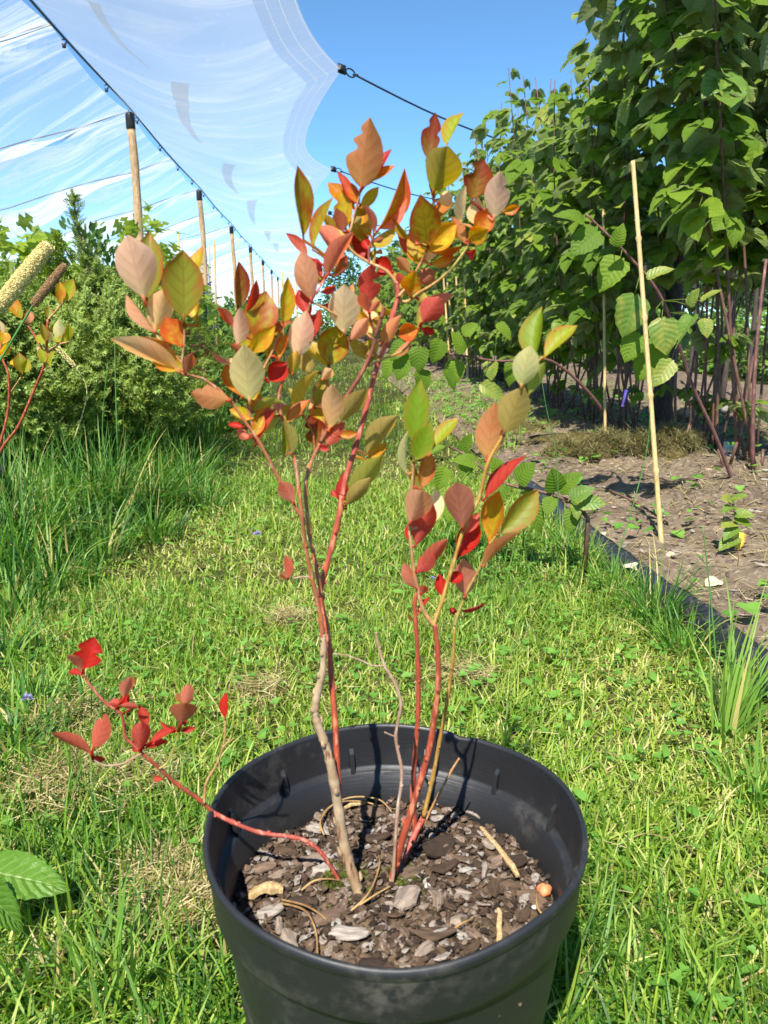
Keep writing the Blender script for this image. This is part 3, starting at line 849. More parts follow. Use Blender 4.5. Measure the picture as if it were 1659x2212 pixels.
# frame, material, start fwd, end fwd, radius start/end (pixels), points
STEMS = [
 ('D', 'grey', .499, .500, 12.5, 6, [(780, 1942), (762, 1890), (745, 1830), (733, 1760), (722, 1690), (712, 1640), (698, 1595), (683, 1555), (681, 1528), (688, 1490), (697, 1450), (699, 1400), (697, 1370)]),
 ('D', 'brown', .500, .468, 5.2, 2.6, [(697, 1385), (693, 1335), (686, 1300), (672, 1240), (658, 1170), (652, 1120), (640, 1100), (600, 1030), (560, 955), (525, 905), (497, 866), (445, 822), (395, 808)]),
 ('D', 'tan', .468, .462, 3, 1.8, [(395, 808), (393, 785), (398, 740), (398, 705)]),
 ('D', 'tan', .468, .466, 2.6, 1.6, [(393, 785), (370, 755), (338, 725), (325, 690), (315, 658)]),
 ('D', 'red', .502, .530, 6.6, 6.2, [(733, 1740), (731, 1690), (728, 1640), (724, 1560), (717, 1480), (711, 1400), (703, 1345), (692, 1290), (696, 1255), (705, 1225), (727, 1140), (740, 1070)]),
 ('D', 'rose', .530, .545, 6.2, 5, [(740, 1070), (748, 1030), (770, 960), (790, 888), (812, 800), (832, 745), (850, 675), (860, 640), (857, 610)]),
 ('D', 'brown', .508, .520, 4.6, 4, [(694, 1285), (681, 1215), (668, 1150), (660, 1060), (668, 1010), (692, 956)]),
 ('D', 'dark', .520, .512, 5, 4, [(692, 956), (725, 894), (777, 813), (802, 762), (812, 722), (826, 680), (830, 664)]),
 ('D', 'dark', .513, .508, 3, 2, [(812, 722), (800, 690), (799, 672), (800, 650)]),
 ('D', 'brown', .503, .500, 4.5, 2.6, [(656, 1135), (646, 1060), (638, 1000), (622, 935), (606, 890), (603, 850), (620, 805), (648, 757), (658, 700), (670, 655)]),
 ('D', 'rose', .500, .505, 2.4, 1.6, [(670, 655), (688, 625), (704, 599), (722, 570), (745, 552)]),
 ('D', 'tan', .545, .540, 4, 2, [(857, 612), (834, 585), (797, 567), (763, 545), (750, 520), (757, 497), (768, 455), (779, 413)]),
 ('D', 'dark', .543, .545, 2.4, 1.5, [(797, 567), (797, 540), (807, 511), (816, 497)]),
 ('D', 'olive', .545, .528, 4, 2.4, [(862, 645), (879, 652), (904, 633), (939, 612), (974, 581), (1000, 548), (1012, 530)]),
 ('D', 'tan', .542, .535, 3.4, 2, [(862, 640), (885, 610), (905, 575), (918, 553), (922, 540)]),
 ('D', 'tan', .535, .540, 2.4, 1.6, [(920, 545), (928, 500), (935, 455), (936, 422)]),
 ('D', 'rose', .528, .524, 2.8, 1.6, [(1012, 530), (1028, 497), (1040, 462), (1060, 440)]),
 ('D', 'olive', .536, .515, 3.2, 2, [(800, 790), (822, 777), (870, 758), (900, 722), (908, 705)]),
 ('D', 'tan', .502, .522, 2.6, 2, [(671, 652), (707, 669), (750, 697), (778, 713), (800, 728), (822, 745)]),
 ('D', 'brown', .485, .480, 3.2, 1.8, [(560, 955), (545, 915), (536, 877), (530, 835), (515, 800), (510, 750), (522, 700), (515, 672)]),
 ('D', 'tan', .483, .490, 2.6, 1.6, [(538, 880), (552, 830), (570, 795), (590, 755), (602, 720)]),
 ('D', 'brown', .520, .522, 2.6, 1.5, [(694, 952), (702, 905), (706, 860), (710, 800), (712, 765)]),
 ('D', 'brown', .519, .515, 2.6, 1.5, [(680, 980), (676, 940), (660, 905), (645, 885), (636, 860)]),
 ('D', 'twig', .502, .515, 4, 3, [(843, 1936), (850, 1880), (858, 1760), (868, 1670), (855, 1592), (866, 1520), (850, 1470), (830, 1437), (815, 1385), (812, 1366)]),
 ('D', 'twig', .513, .502, 2, 1.3, [(832, 1438), (805, 1438), (780, 1427), (748, 1416), (720, 1412)]),
 ('D', 'twig', .510, .505, 2.2, 1.6, [(856, 1592), (845, 1588), (831, 1582)]),
 ('D', 'red', .511, .490, 8.5, 5, [(845, 1912), (862, 1838), (888, 1755), (910, 1680), (927, 1620), (940, 1540), (947, 1470), (945, 1400), (938, 1348)]),
 ('R', 'yellow', .490, .462, 4.8, 3, [(510, 1965), (530, 1905), (575, 1780), (640, 1560), (730, 1270), (820, 1100), (885, 850), (990, 655), (1050, 520), (1110, 340)]),
 ('R', 'olive', .462, .458, 3.4, 2, [(1110, 340), (1160, 260), (1200, 180), (1260, 120)]),
 ('R', 'tan', .490, .478, 5, 3, [(510, 1970), (470, 1920), (430, 1850), (380, 1640), (350, 1400), (345, 1280), (360, 1020), (370, 850), (372, 790)]),
 ('D', 'red', .560, .545, 6, 4, [(897, 1785), (891, 1720), (896, 1640), (903, 1540), (903, 1440), (898, 1340), (896, 1300), (905, 1268)]),
 ('D', 'yellow', .545, .505, 5, 3.2, [(915, 1765), (935, 1680), (950, 1600), (965, 1520), (978, 1430), (982, 1350)]),
 ('R', 'olive', .505, .478, 4, 2.4, [(654, 1970), (680, 1890), (740, 1740), (820, 1590), (900, 1410), (950, 1345)]),
 ('D', 'rose', .525, .546, 7, 6, [(868, 1876), (890, 1815), (915, 1765)]),
 ('D', 'tan', .546, .545, 3.6, 2, [(910, 1790), (950, 1712), (975, 1665), (992, 1638)]),
 ('D', 'rose', .508, .498, 4, 5, [(738, 1912), (715, 1872), (690, 1838), (660, 1816), (630, 1808), (560, 1798), (500, 1775), (460, 1755)]),
 ('D', 'red', .498, .478, 5, 3.6, [(460, 1755), (430, 1727), (380, 1692), (340, 1655), (303, 1624)]),
 ('D', 'twig', .478, .470, 2.6, 1.6, [(306, 1627), (275, 1645), (255, 1652), (225, 1653), (200, 1640)]),
 ('D', 'rose', .478, .470, 3.6, 2.4, [(303, 1624), (285, 1606), (271, 1592), (266, 1560), (258, 1538), (230, 1520), (198, 1484), (180, 1456)]),
 ('D', 'olive', .482, .476, 2, 1.3, [(344, 1660), (362, 1646), (378, 1610), (386, 1580)]),
 ('D', 'tan', .494, .492, 3, 1.4, [(441, 1735), (446, 1690), (466, 1655), (482, 1612), (486, 1575), (487, 1556)]),
 ('D', 'tan', .492, .492, 1.8, 1.2, [(482, 1614), (492, 1602), (500, 1590)]),
 ('D', 'twig', .506, .500, 2, 1.3, [(680, 1247), (655, 1246), (630, 1250), (618, 1252)]),
]
bush_base = Vector((sp(690, 790).x, sp(690, 790).y, SOILZ))
bush = thing('potted_bush', bush_base, 'young bush with red and olive leaves on upright stems growing in the black pot', 'bush')
stem_pts = []                  # (px, py, fwd, stem object)
for fr, mk, f0, f1, r0, r1, pts in STEMS:
    Q = [FR[fr](*p) for p in pts]
    Ls = [0.0]
    for i in range(1, len(Q)): Ls.append(Ls[-1] + math.hypot(Q[i][0] - Q[i - 1][0], Q[i][1] - Q[i - 1][1]))
    q3 = [(x, y, f0 + (f1 - f0) * l / Ls[-1]) for (x, y), l in zip(Q, Ls)]
    q3 = smooth_path(q3, 6)
    P, rad = [], []
    for i, (x, y, f) in enumerate(q3):
        p = wp(x, y, f)
        t = i / (len(q3) - 1)
        rr0 = (r0 + (r1 - r0) * t) / FPX * depth_of(p)
        node = 1 + (0.16 if i % 6 == 0 and r0 > 2 else 0) + random.uniform(-.05, .05)
        if mk == 'grey': node += random.uniform(-.08, .1)
        P.append(p); rad.append(rr0 * node)
    if P[0].z < SOILZ + 0.02 and f0 < 0.57 and len(pts) > 2 and r0 >= 4:
        P.insert(0, P[0] + Vector((0.001, -0.001, -0.014))); rad.insert(0, rad[0] * 1.15)
    m = MB()
    m.tube(P, rad, 10 if r0 > 5 else 7)
    # buds along the bark
    for i in range(5, len(P) - 1, 6):
        if r0 > 2.2:
            d = (P[i] - P[i - 1]).normalized()
            s = d.orthogonal().normalized()
            s.rotate(Matrix.Rotation(random.uniform(0, 6.28), 3, d))
            b = rad[i]
            m.tube([P[i], P[i] + s * b * 1.2 + d * b * 0.7, P[i] + s * b * 1.5 + d * b * 1.8], [b * 0.7, b * 0.55, b * 0.1], 6)
    so = link('stem', m.mesh('stem', STM[mk], P[0]), bush, P[0])
    for (x, y, f) in q3: stem_pts.append((x, y, f, so))

# leaf pigments: upper, second, margin, underside
LC = {}
BASE = dict(pink=(206, 196, 140), peach=(224, 190, 96), tan=(214, 200, 130), olive=(168, 168, 46), yolive=(196, 190, 50), orange=(206, 170, 46), palegreen=(190, 192, 108), olivebrown=(150, 140, 60), obrown=(190, 150, 80), dkred=(150, 128, 44), cpink=(214, 150, 110))
def lc(k, a, b, e, u, blotch=None, tr=0.5):
    K = 1.12 if k in ('pink', 'peach', 'tan', 'palegreen', 'pinkbrown') else 0.95
    LC[k] = leafmat('bush leaf ' + k, srgb(*a, K), srgb(*b, K), srgb(*u, K), srgb(*e, K), vein=srgb(*[(c + q) / 2 * 0.84 for c, q in zip(a, e)], K), nv=5, slant=1.5, trans=tr, rough=0.45, spec=0.22, bump=0.05, veinmix=0.6, spots=srgb(*[c * 0.5 for c in e], K),
                    blotch=srgb(*blotch, K) if blotch else None, edge_in=0.48, tboost=1.35, base=srgb(*BASE[k], K) if k in BASE else None)
lc('pink', (236, 188, 158), (230, 180, 144), (200, 116, 86), (240, 192, 160))
lc('pinkbrown', (214, 144, 112), (208, 150, 104), (172, 84, 60), (214, 156, 120))
lc('mauve', (206, 124, 100), (196, 118, 92), (176, 70, 54), (214, 138, 110))
lc('peach', (232, 184, 122), (222, 168, 106), (212, 112, 72), (234, 190, 142))
lc('tan', (224, 198, 150), (214, 182, 134), (190, 140, 104), (230, 206, 162))
lc('palegreen', (200, 198, 122), (204, 186, 122), (204, 140, 90), (212, 202, 142))
lc('olive', (158, 144, 34), (172, 144, 36), (178, 72, 34), (180, 156, 78), (170, 92, 30))
lc('olivegreen', (132, 138, 46), (148, 148, 54), (178, 92, 48), (164, 156, 84))
lc('olivebrown', (152, 144, 48), (166, 142, 58), (148, 76, 52), (182, 156, 92))
lc('brownred', (166, 90, 56), (168, 102, 58), (158, 56, 44), (182, 112, 84))
lc('yolive', (192, 170, 34), (200, 164, 36), (212, 108, 38), (202, 172, 82), (204, 124, 36))
lc('yellow', (216, 188, 36), (206, 190, 48), (222, 134, 42), (218, 186, 90), (222, 148, 40))
lc('ygreen', (154, 164, 34), (164, 170, 44), (196, 126, 62), (170, 166, 80))
lc('green', (114, 146, 30), (136, 156, 38), (158, 134, 48), (162, 162, 82))
lc('orange', (212, 142, 38), (206, 118, 40), (210, 76, 40), (216, 148, 92), (202, 92, 38))
lc('obrown', (206, 138, 66), (198, 118, 58), (188, 70, 48), (206, 138, 94))
lc('dkred', (138, 54, 36), (152, 82, 36), (134, 36, 30), (164, 90, 66), (146, 116, 38))
lc('red', (182, 50, 42), (194, 62, 46), (160, 34, 32), (202, 96, 82))
lc('bred', (200, 46, 34), (194, 50, 38), (170, 30, 26), (208, 90, 76))
lc('crimson', (192, 64, 54), (202, 84, 60), (160, 40, 38), (212, 110, 88))
lc('cpink', (220, 110, 86), (214, 102, 78), (188, 64, 54), (228, 138, 110))
# frame, base, tip, seen width, pigment, side (u/d), bite
LEAVES = [
 ('A', 325, 1245, 215, 835, 245, 'pink', 'd'), ('A', 335, 1245, 350, 795, 185, 'olivegreen', 'u'), ('A', 565, 1365, 560, 920, 250, 'olivegreen', 'u'),
 ('A', 650, 1390, 620, 868, 150, 'yolive', 'u', 1), ('A', 385, 1430, 450, 1150, 160, 'peach', 'd'), ('A', 390, 1440, 230, 1180, 55, 'pinkbrown', 'd'),
 ('A', 555, 1520, 450, 1335, 155, 'orange', 'u'), ('A', 560, 1685, 145, 1415, 115, 'peach', 'd'), ('A', 565, 1665, 370, 1530, 150, 'yolive', 'u'),
 ('A', 575, 1680, 620, 1545, 75, 'brownred', 'd'), ('A', 850, 1850, 605, 1800, 150, 'obrown', 'd', 1), ('A', 895, 1300, 895, 990, 92, 'dkred', 'u'),
 ('A', 950, 1310, 1025, 1110, 45, 'crimson', 'u'), ('A', 870, 1400, 775, 1260, 60, 'crimson', 'd'), ('A', 890, 1520, 930, 1262, 97, 'pink', 'd'),
 ('A', 1000, 1485, 1075, 1165, 205, 'olive', 'u'), ('A', 1170, 1400, 1200, 1080, 85, 'yolive', 'u', 1), ('A', 965, 1560, 1120, 1395, 110, 'yellow', 'u'),
 ('A', 970, 1870, 935, 1490, 210, 'palegreen', 'd'), ('A', 925, 1830, 815, 1600, 130, 'orange', 'u'), ('A', 985, 1880, 1090, 1640, 70, 'yellow', 'u'),
 ('A', 850, 1620, 735, 1555, 32, 'cpink', 'd'), ('A', 1085, 1735, 1195, 1610, 130, 'bred', 'u'), ('A', 995, 1960, 845, 1900, 85, 'yellow', 'u'),
 ('A', 985, 2080, 1055, 1935, 75, 'yolive', 'u'), ('A', 960, 2085, 890, 2025, 65, 'cpink', 'd'), ('A', 1000, 2130, 1110, 1880, 75, 'crimson', 'u'),
 ('A', 1300, 862, 1255, 400, 118, 'olive', 'u'), ('A', 1355, 920, 1465, 590, 58, 'olive', 'u'), ('A', 1330, 965, 1190, 820, 62, 'cpink', 'u'),
 ('A', 1350, 1245, 1290, 930, 145, 'pinkbrown', 'd'), ('A', 1255, 1600, 1320, 1290, 155, 'pink', 'd'), ('A', 1350, 1330, 1262, 1160, 95, 'crimson', 'u'),
 ('A', 1340, 1490, 1415, 1290, 62, 'crimson', 'u'), ('A', 1150, 1600, 1195, 1420, 62, 'orange', 'u'), ('A', 1090, 1450, 1235, 1365, 35, 'brownred', 'u'),
 ('A', 500, 1500, 300, 1440, 40, 'orange', 'u'), ('A', 1010, 1700, 870, 1475, 50, 'brownred', 'd'), ('A', 1180, 2190, 1195, 1960, 60, 'olivegreen', 'u'),
 ('A', 935, 2010, 830, 1985, 36, 'bred', 'u'), ('A', 1120, 1960, 1060, 1900, 60, 'crimson', 'd'), ('A', 1230, 1690, 1260, 1540, 80, 'yolive', 'd'),
 ('B', 545, 562, 600, 108, 230, 'obrown', 'd', 2), ('B', 612, 490, 722, 280, 56, 'red', 'u'), ('B', 600, 512, 762, 395, 52, 'orange', 'u'),
 ('B', 500, 640, 405, 435, 50, 'cpink', 'u'), ('B', 545, 645, 430, 490, 75, 'orange', 'u'), ('B', 455, 800, 418, 540, 115, 'yolive', 'u', 1),
 ('B', 442, 815, 395, 665, 92, 'brownred', 'd'), ('B', 540, 672, 652, 535, 72, 'yolive', 'u'), ('B', 645, 812, 858, 435, 88, 'orange', 'u', 1),
 ('B', 650, 802, 858, 630, 30, 'cpink', 'd'), ('B', 625, 832, 588, 630, 36, 'mauve', 'd'), ('B', 602, 925, 560, 850, 62, 'bred', 'u'),
 ('B', 625, 872, 688, 850, 36, 'brownred', 'd'), ('B', 500, 762, 552, 720, 52, 'olivebrown', 'd'), ('B', 392, 842, 300, 700, 52, 'yolive', 'd'),
 ('B', 950, 372, 1005, 85, 120, 'dkred', 'u', 2), ('B', 1068, 292, 1172, 60, 66, 'ygreen', 'u', 1), ('B', 985, 582, 1095, 265, 232, 'olive', 'd'),
 ('B', 1020, 630, 1112, 590, 92, 'peach', 'd'), ('B', 960, 905, 915, 590, 192, 'olive', 'u'), ('B', 950, 932, 1130, 755, 150, 'yellow', 'u'),
 ('B', 1160, 762, 1168, 520, 76, 'tan', 'd'), ('B', 1222, 625, 1300, 362, 182, 'dkred', 'u', 2), ('B', 1360, 742, 1405, 430, 155, 'pink', 'd', 1),
 ('B', 1420, 692, 1522, 655, 60, 'orange', 'u'), ('B', 1250, 775, 1262, 605, 115, 'peach', 'd'), ('B', 1240, 802, 1362, 690, 135, 'orange', 'u'),
 ('B', 1200, 862, 1335, 790, 115, 'yolive', 'u'), ('B', 1190, 882, 1108, 718, 84, 'obrown', 'd'), ('B', 905, 1018, 868, 860, 115, 'yolive', 'u', 1),
 ('B', 850, 862, 728, 718, 46, 'olive', 'u'), ('B', 880, 892, 850, 770, 42, 'dkred', 'd'), ('B', 840, 1190, 882, 1045, 128, 'yolive', 'u'),
 ('B', 900, 1122, 1008, 1050, 112, 'brownred', 'd'), ('B', 965, 1012, 1132, 970, 62, 'orange', 'u'), ('B', 1000, 930, 1172, 925, 42, 'orange', 'u'),
 ('B', 1190, 940, 1252, 960, 72, 'red', 'u'), ('B', 590, 1262, 612, 1000, 145, 'bred', 'd', 3), ('B', 745, 1060, 625, 985, 120, 'bred', 'u', 2),
 ('B', 595, 1312, 540, 1170, 74, 'cpink', 'd'), ('B', 600, 1305, 668, 1225, 42, 'cpink', 'd'), ('B', 850, 1062, 768, 965, 72, 'obrown', 'd'),
 ('B', 920, 1372, 1030, 1215, 152, 'red', 'd'), ('B', 930, 1262, 1112, 1195, 82, 'cpink', 'd'), ('B', 905, 1402, 775, 1450, 112, 'orange', 'u'),
 ('B', 910, 1402, 1002, 1432, 52, 'red', 'u'), ('B', 440, 1445, 445, 1128, 195, 'tan', 'd'), ('B', 478, 1482, 592, 1338, 92, 'pinkbrown', 'd'),
 ('B', 350, 1642, 400, 1385, 195, 'olive', 'u'), ('B', 305, 1722, 372, 1648, 72, 'peach', 'd'), ('B', 230, 1682, 198, 1545, 104, 'olivebrown', 'd'),
 ('B', 150, 1955, 240, 1640, 84, 'yolive', 'd'), ('B', 260, 1892, 335, 1695, 105, 'olivebrown', 'u'), ('B', 350, 2035, 392, 1725, 132, 'peach', 'd'),
 ('B', 410, 1992, 592, 1755, 115, 'olivebrown', 'd'), ('B', 300, 2132, 225, 1935, 145, 'dkred', 'u', 1), ('B', 330, 2132, 448, 1975, 92, 'crimson', 'd'),
 ('B', 410, 2062, 528, 2048, 52, 'orange', 'u'), ('B', 290, 2140, 355, 2142, 42, 'crimson', 'u'), ('B', 120, 2190, 85, 1955, 56, 'olivegreen', 'd'),
 ('B', 330, 1095, 482, 788, 96, 'cpink', 'd'), ('B', 575, 2185, 752, 1915, 134, 'olivebrown', 'd'), ('B', 585, 2225, 705, 2105, 66, 'yolive', 'u'),
 ('B', 380, 1090, 465, 955, 60, 'brownred', 'u'), ('B', 290, 1180, 400, 1150, 40, 'crimson', 'u'), ('B', 800, 1130, 770, 1060, 50, 'red', 'd'),
 ('R', 370, 725, 415, 268, 172, 'green', 'u'), ('R', 375, 842, 492, 572, 152, 'green', 'u'), ('R', 325, 935, 300, 630, 42, 'palegreen', 'd'),
 ('R', 500, 752, 678, 528, 78, 'ygreen', 'u'), ('R', 415, 1035, 492, 758, 115, 'obrown', 'u'), ('R', 385, 1022, 345, 850, 62, 'olivebrown', 'u'),
 ('R', 340, 1275, 445, 1012, 195, 'pinkbrown', 'd'), ('R', 480, 1302, 530, 1025, 115, 'tan', 'd'), ('R', 380, 1435, 500, 1105, 155, 'red', 'd'),
 ('R', 345, 1400, 340, 1255, 60, 'bred', 'u'), ('R', 712, 1312, 665, 965, 205, 'mauve', 'd'), ('R', 672, 1515, 815, 1225, 155, 'bred', 'u'), ('R', 720, 1340, 830, 1190, 80, 'cpink', 'u'),
 ('R', 870, 838, 935, 432, 205, 'obrown', 'd'), ('R', 990, 658, 1135, 312, 215, 'olivebrown', 'd'), ('R', 1112, 332, 1178, 45, 178, 'palegreen', 'd'),
 ('R', 1195, 160, 1235, -245, 160, 'green', 'u', 1), ('R', 1265, 135, 1490, -130, 105, 'ygreen', 'u'), ('R', 1165, 385, 1262, 150, 95, 'green', 'd'),
 ('R', 850, 1112, 1132, 782, 100, 'crimson', 'u'), ('R', 890, 1405, 978, 1035, 155, 'yolive', 'u'), ('R', 950, 1352, 1252, 1035, 168, 'olivegreen', 'u'),
 ('R', 850, 1572, 1092, 1295, 62, 'obrown', 'd'), ('R', 390, 1612, 525, 1465, 115, 'red', 'd'), ('R', 425, 1602, 602, 1368, 92, 'crimson', 'd'),
 ('R', 390, 1725, 318, 1545, 74, 'cpink', 'd'), ('R', 425, 1762, 455, 1688, 62, 'crimson', 'd'), ('R', 600, 1672, 712, 1615, 84, 'bred', 'u'),
 ('R', 570, 1775, 548, 1615, 84, 'bred', 'u'), ('R', 730, 1785, 720, 1495, 155, 'mauve', 'd'), ('R', 690, 1872, 885, 1828, 32, 'crimson', 'u'),
 ('R', 680, 1905, 618, 1850, 42, 'red', 'u'), ('R', 380, 1942, 318, 1898, 26, 'dkred', 'u'), ('R', 400, 1902, 472, 1770, 32, 'red', 'u'),
 ('D', 636, 1088, 604, 1038, 36, 'cpink', 'd'), ('D', 622, 1252, 620, 1198, 22, 'crimson', 'd'), ('D', 620, 1250, 604, 1240, 14, 'cpink', 'd'),
 ('D', 750, 1085, 828, 980, 46, 'ygreen', 'd'), ('D', 745, 1092, 800, 1035, 34, 'olivebrown', 'd'), ('D', 728, 1075, 715, 1058, 14, 'crimson', 'u'), ('D', 748, 1100, 738, 1022, 26, 'red', 'u'),
 ('E', 300, 345, 375, 115, 190, 'bred', 'u', 2), ('E', 300, 382, 188, 345, 44, 'red', 'u'), ('E', 295, 345, 192, 228, 66, 'cpink', 'd'),
 ('E', 575, 545, 635, 378, 90, 'cpink', 'd', 1), ('E', 560, 575, 478, 572, 60, 'red', 'd'), ('E', 560, 605, 612, 500, 66, 'bred', 'u'),
 ('E', 745, 745, 688, 588, 74, 'crimson', 'u'), ('E', 685, 600, 560, 598, 42, 'crimson', 'd'), ('E', 370, 935, 88, 755, 78, 'crimson', 'd'),
 ('E', 360, 905, 478, 635, 118, 'crimson', 'd', 1), ('E', 350, 942, 455, 972, 44, 'red', 'u'), ('E', 690, 905, 700, 712, 130, 'red', 'd'),
 ('E', 715, 890, 885, 828, 60, 'red', 'u'), ('E', 755, 845, 960, 755, 56, 'crimson', 'u'), ('E', 690, 908, 628, 882, 36, 'red', 'u'),
 ('E', 975, 718, 1005, 555, 185, 'brownred', 'd'), ('E', 1000, 605, 1032, 442, 96, 'cpink', 'd', 1), ('E', 985, 570, 945, 505, 60, 'obrown', 'd'),
 ('E', 960, 772, 812, 718, 44, 'crimson', 'u'), ('E', 965, 768, 1075, 745, 46, 'red', 'u'), ('E', 1280, 692, 1270, 505, 58, 'bred', 'u', 1),
 ('E', 850, 1104, 778, 1090, 44, 'crimson', 'u'), ('E', 975, 725, 1010, 690, 40, 'red', 'u'),
]
def bush_leaf(L, W, fold, curl, bite, seed, twist=0.0):
    """one leaf in its own axes: x along, y across, z up; insect bites cut into the margin"""
    r = random.Random(seed)
    nu, nv = 22, 8
    V, uv, F = [], [], []
    bites = [(r.uniform(0.5, 0.92), r.choice((-1, 1)), r.uniform(0.3, 0.7), r.uniform(0.05, 0.09)) for _ in range(bite)]
    ex = r.uniform(0.86, 1.05)
    wv = r.uniform(0, 6.28)
    for i in range(nu + 1):
        u = i / nu
        f0 = max(0.02, math.sin(math.pi * u ** ex)) ** 0.78 * (1 if u < 0.75 else 1 - 0.35 * ((u - 0.75) / 0.25) ** 1.2)
        if i == nu: f0 = 0.004
        for j in range(nv + 1):
            v = -1 + 2 * j / nv
            f = f0
            for bu, bs, bd, bw in bites:
                if v * bs > 0: f *= 1 - bd * math.exp(-((u - bu) / bw) ** 2)
            av = abs(v)
            f *= 1 + 0.012 * math.sin(u * 55 + seed) * av
            y = v * f * W / 2
            z = fold * (av ** 1.5) * f * W / 2 - curl * L * (u * u - 0.15 * u) + 0.012 * L * math.sin(u * 7 + wv + v * 1.5) * av
            y += twist * L * u * u
            V.append((L * (0.06 + 0.94 * u), y, z)); uv.append((u, (v + 1) / 2))
    k = nv + 1
    for i in range(nu):
        for j in range(nv):
            F.append((i * k + j, (i + 1) * k + j, (i + 1) * k + j + 1, i * k + j + 1))
    return V, F, uv
def make_leaf(B, T, wm, side, bite, seed, fat=0.42):
    """world-space points for a leaf from base B to tip T that shows a width wm (metres) to the camera"""
    r = random.Random(seed)
    d = T - B
    L = d.length
    d.normalize()
    c = (CAMP - (B + T) / 2).normalized()
    n0 = (c - d * c.dot(d)).normalized()
    Wt = max(wm, fat * L * r.uniform(0.9, 1.1))
    roll = math.acos(min(1, wm / Wt)) * r.choice((-1, 1)) * 0.92 + r.uniform(-.12, .12)
    nn = Matrix.Rotation(roll, 3, d) @ n0
    if side == 'd': nn = -nn
    yv = nn.cross(d)
    V, F, uv = bush_leaf(L, Wt, r.uniform(0.3, 0.8), r.uniform(0.03, 0.24) * (1 if r.random() < .8 else -.6), bite, seed)
    # keep the drooping tip on target
    return [B + d * x + yv * y + nn * z for x, y, z in V], F, uv
ORDER = {('A', 325, 1245): -.012, ('A', 335, 1245): .010, ('A', 565, 1365): -.008, ('A', 650, 1390): .014, ('A', 385, 1430): .004, ('A', 970, 1870): -.014, ('A', 925, 1830): .010, ('A', 985, 1880): .004,
         ('A', 965, 1560): -.008, ('A', 1000, 1485): .002, ('A', 1170, 1400): .010, ('A', 890, 1520): -.006, ('B', 545, 562): -.012, ('B', 612, 490): .008, ('B', 950, 372): .008, ('B', 1068, 292): .012, ('B', 985, 582): -.010,
         ('B', 960, 905): -.010, ('B', 950, 932): -.004, ('B', 1222, 625): .008, ('B', 1360, 742): -.008, ('B', 1240, 802): -.010, ('B', 1200, 862): -.012, ('R', 990, 658): -.010, ('R', 870, 838): .004, ('R', 712, 1312): -.008, ('R', 672, 1515): .006,
         ('R', 340, 1275): -.008, ('R', 480, 1302): .008, ('R', 1112, 332): -.008, ('R', 1195, 160): .006, ('R', 375, 842): -.006, ('R', 370, 725): .006, ('B', 920, 1372): -.006, ('B', 930, 1262): .006, ('B', 840, 1190): -.010}
# smaller leaves standing behind the ones one can name, towards the tips of the upper stems
fill = random.Random(55)
tips = [q for q in stem_pts if q[1] < 960 and (q[0] < 960)]
for k_ in range(64):
    q = fill.choice(tips)
    an = fill.uniform(0.3, 2.85); L_ = fill.uniform(40, 86)
    x_, y_ = q[0] + fill.uniform(-3, 3), q[1]
    LEAVES.append(('D', x_, y_, x_ + math.cos(an) * L_, y_ - math.sin(an) * L_, L_ * fill.uniform(.25, .52), fill.choice(('olive', 'yolive', 'obrown', 'red', 'peach', 'orange', 'olive', 'crimson', 'ygreen', 'cpink', 'yolive', 'olivegreen')), fill.choice('ud'), 0))
    ORDER[('D', x_, y_)] = fill.uniform(.008, .02)
recs = []
for i, lf in enumerate(LEAVES):
    fr, bx, by, tx, ty, wpx, pg, side = lf[:8]
    bite = lf[8] if len(lf) > 8 else 0
    s_ = {'A': .3515, 'B': .3515, 'R': .31254, 'E': .31254, 'D': 1}[fr]
    b2, t2 = FR[fr](bx, by), FR[fr](tx, ty)
    near = min(stem_pts, key=lambda q: (q[0] - b2[0]) ** 2 + (q[1] - b2[1]) ** 2)
    rl = random.Random(i * 7 + 3)
    Lpx = math.hypot(t2[0] - b2[0], t2[1] - b2[1])
    off = rl.uniform(-0.004, 0.004) + ORDER.get((fr, bx, by), 0.003 if side == 'u' else -0.003)
    fb = near[2] + off * 0.5
    B = wp(b2[0], b2[1], fb)
    T = wp(t2[0], t2[1], fb + off + rl.uniform(-0.22, 0.22) * Lpx / FPX * 0.52)
    wm = wpx * s_ / FPX * depth_of(B)
    recs.append((Lpx * wpx * s_, i, B, T, wm, pg, side, bite, near, wp(near[0], near[1], near[2])))
recs.sort(key=lambda q: -q[0])
pig = sorted(LC)
rest = MB()
for n_, (ar, i, B, T, wm, pg, side, bite, near, S) in enumerate(recs):
    V, F, uv = make_leaf(B, T, wm, side, bite, i)
    pet = [S, S.lerp(B, 0.5) + Vector((0, 0, 0.001)), B, B.lerp(T, 0.12)]
    rp = min(0.0011, wm * 0.08 + 0.0003)
    rv = random.Random(i).random()
    if n_ < 100:
        m = MB()
        m.add([tuple(v) for v in V], F, uv, rv)
        m.tube(pet, [rp, rp * .9, rp * .8, rp * .5], 6, rnd=rv)
        link('leaf', m.mesh('leaf', LC[pg], B), near[3], B)
    else:
        rest.add([tuple(v) for v in V], F, uv, rv, pig.index(pg))
        rest.tube(pet, [rp, rp * .9, rp * .8, rp * .5], 6, rnd=rv, mi=pig.index(pg))
tag(link('small_leaves', rest.mesh('small_leaves', [LC[k] for k in pig], bush_base), bush, bush_base), kind='stuff')
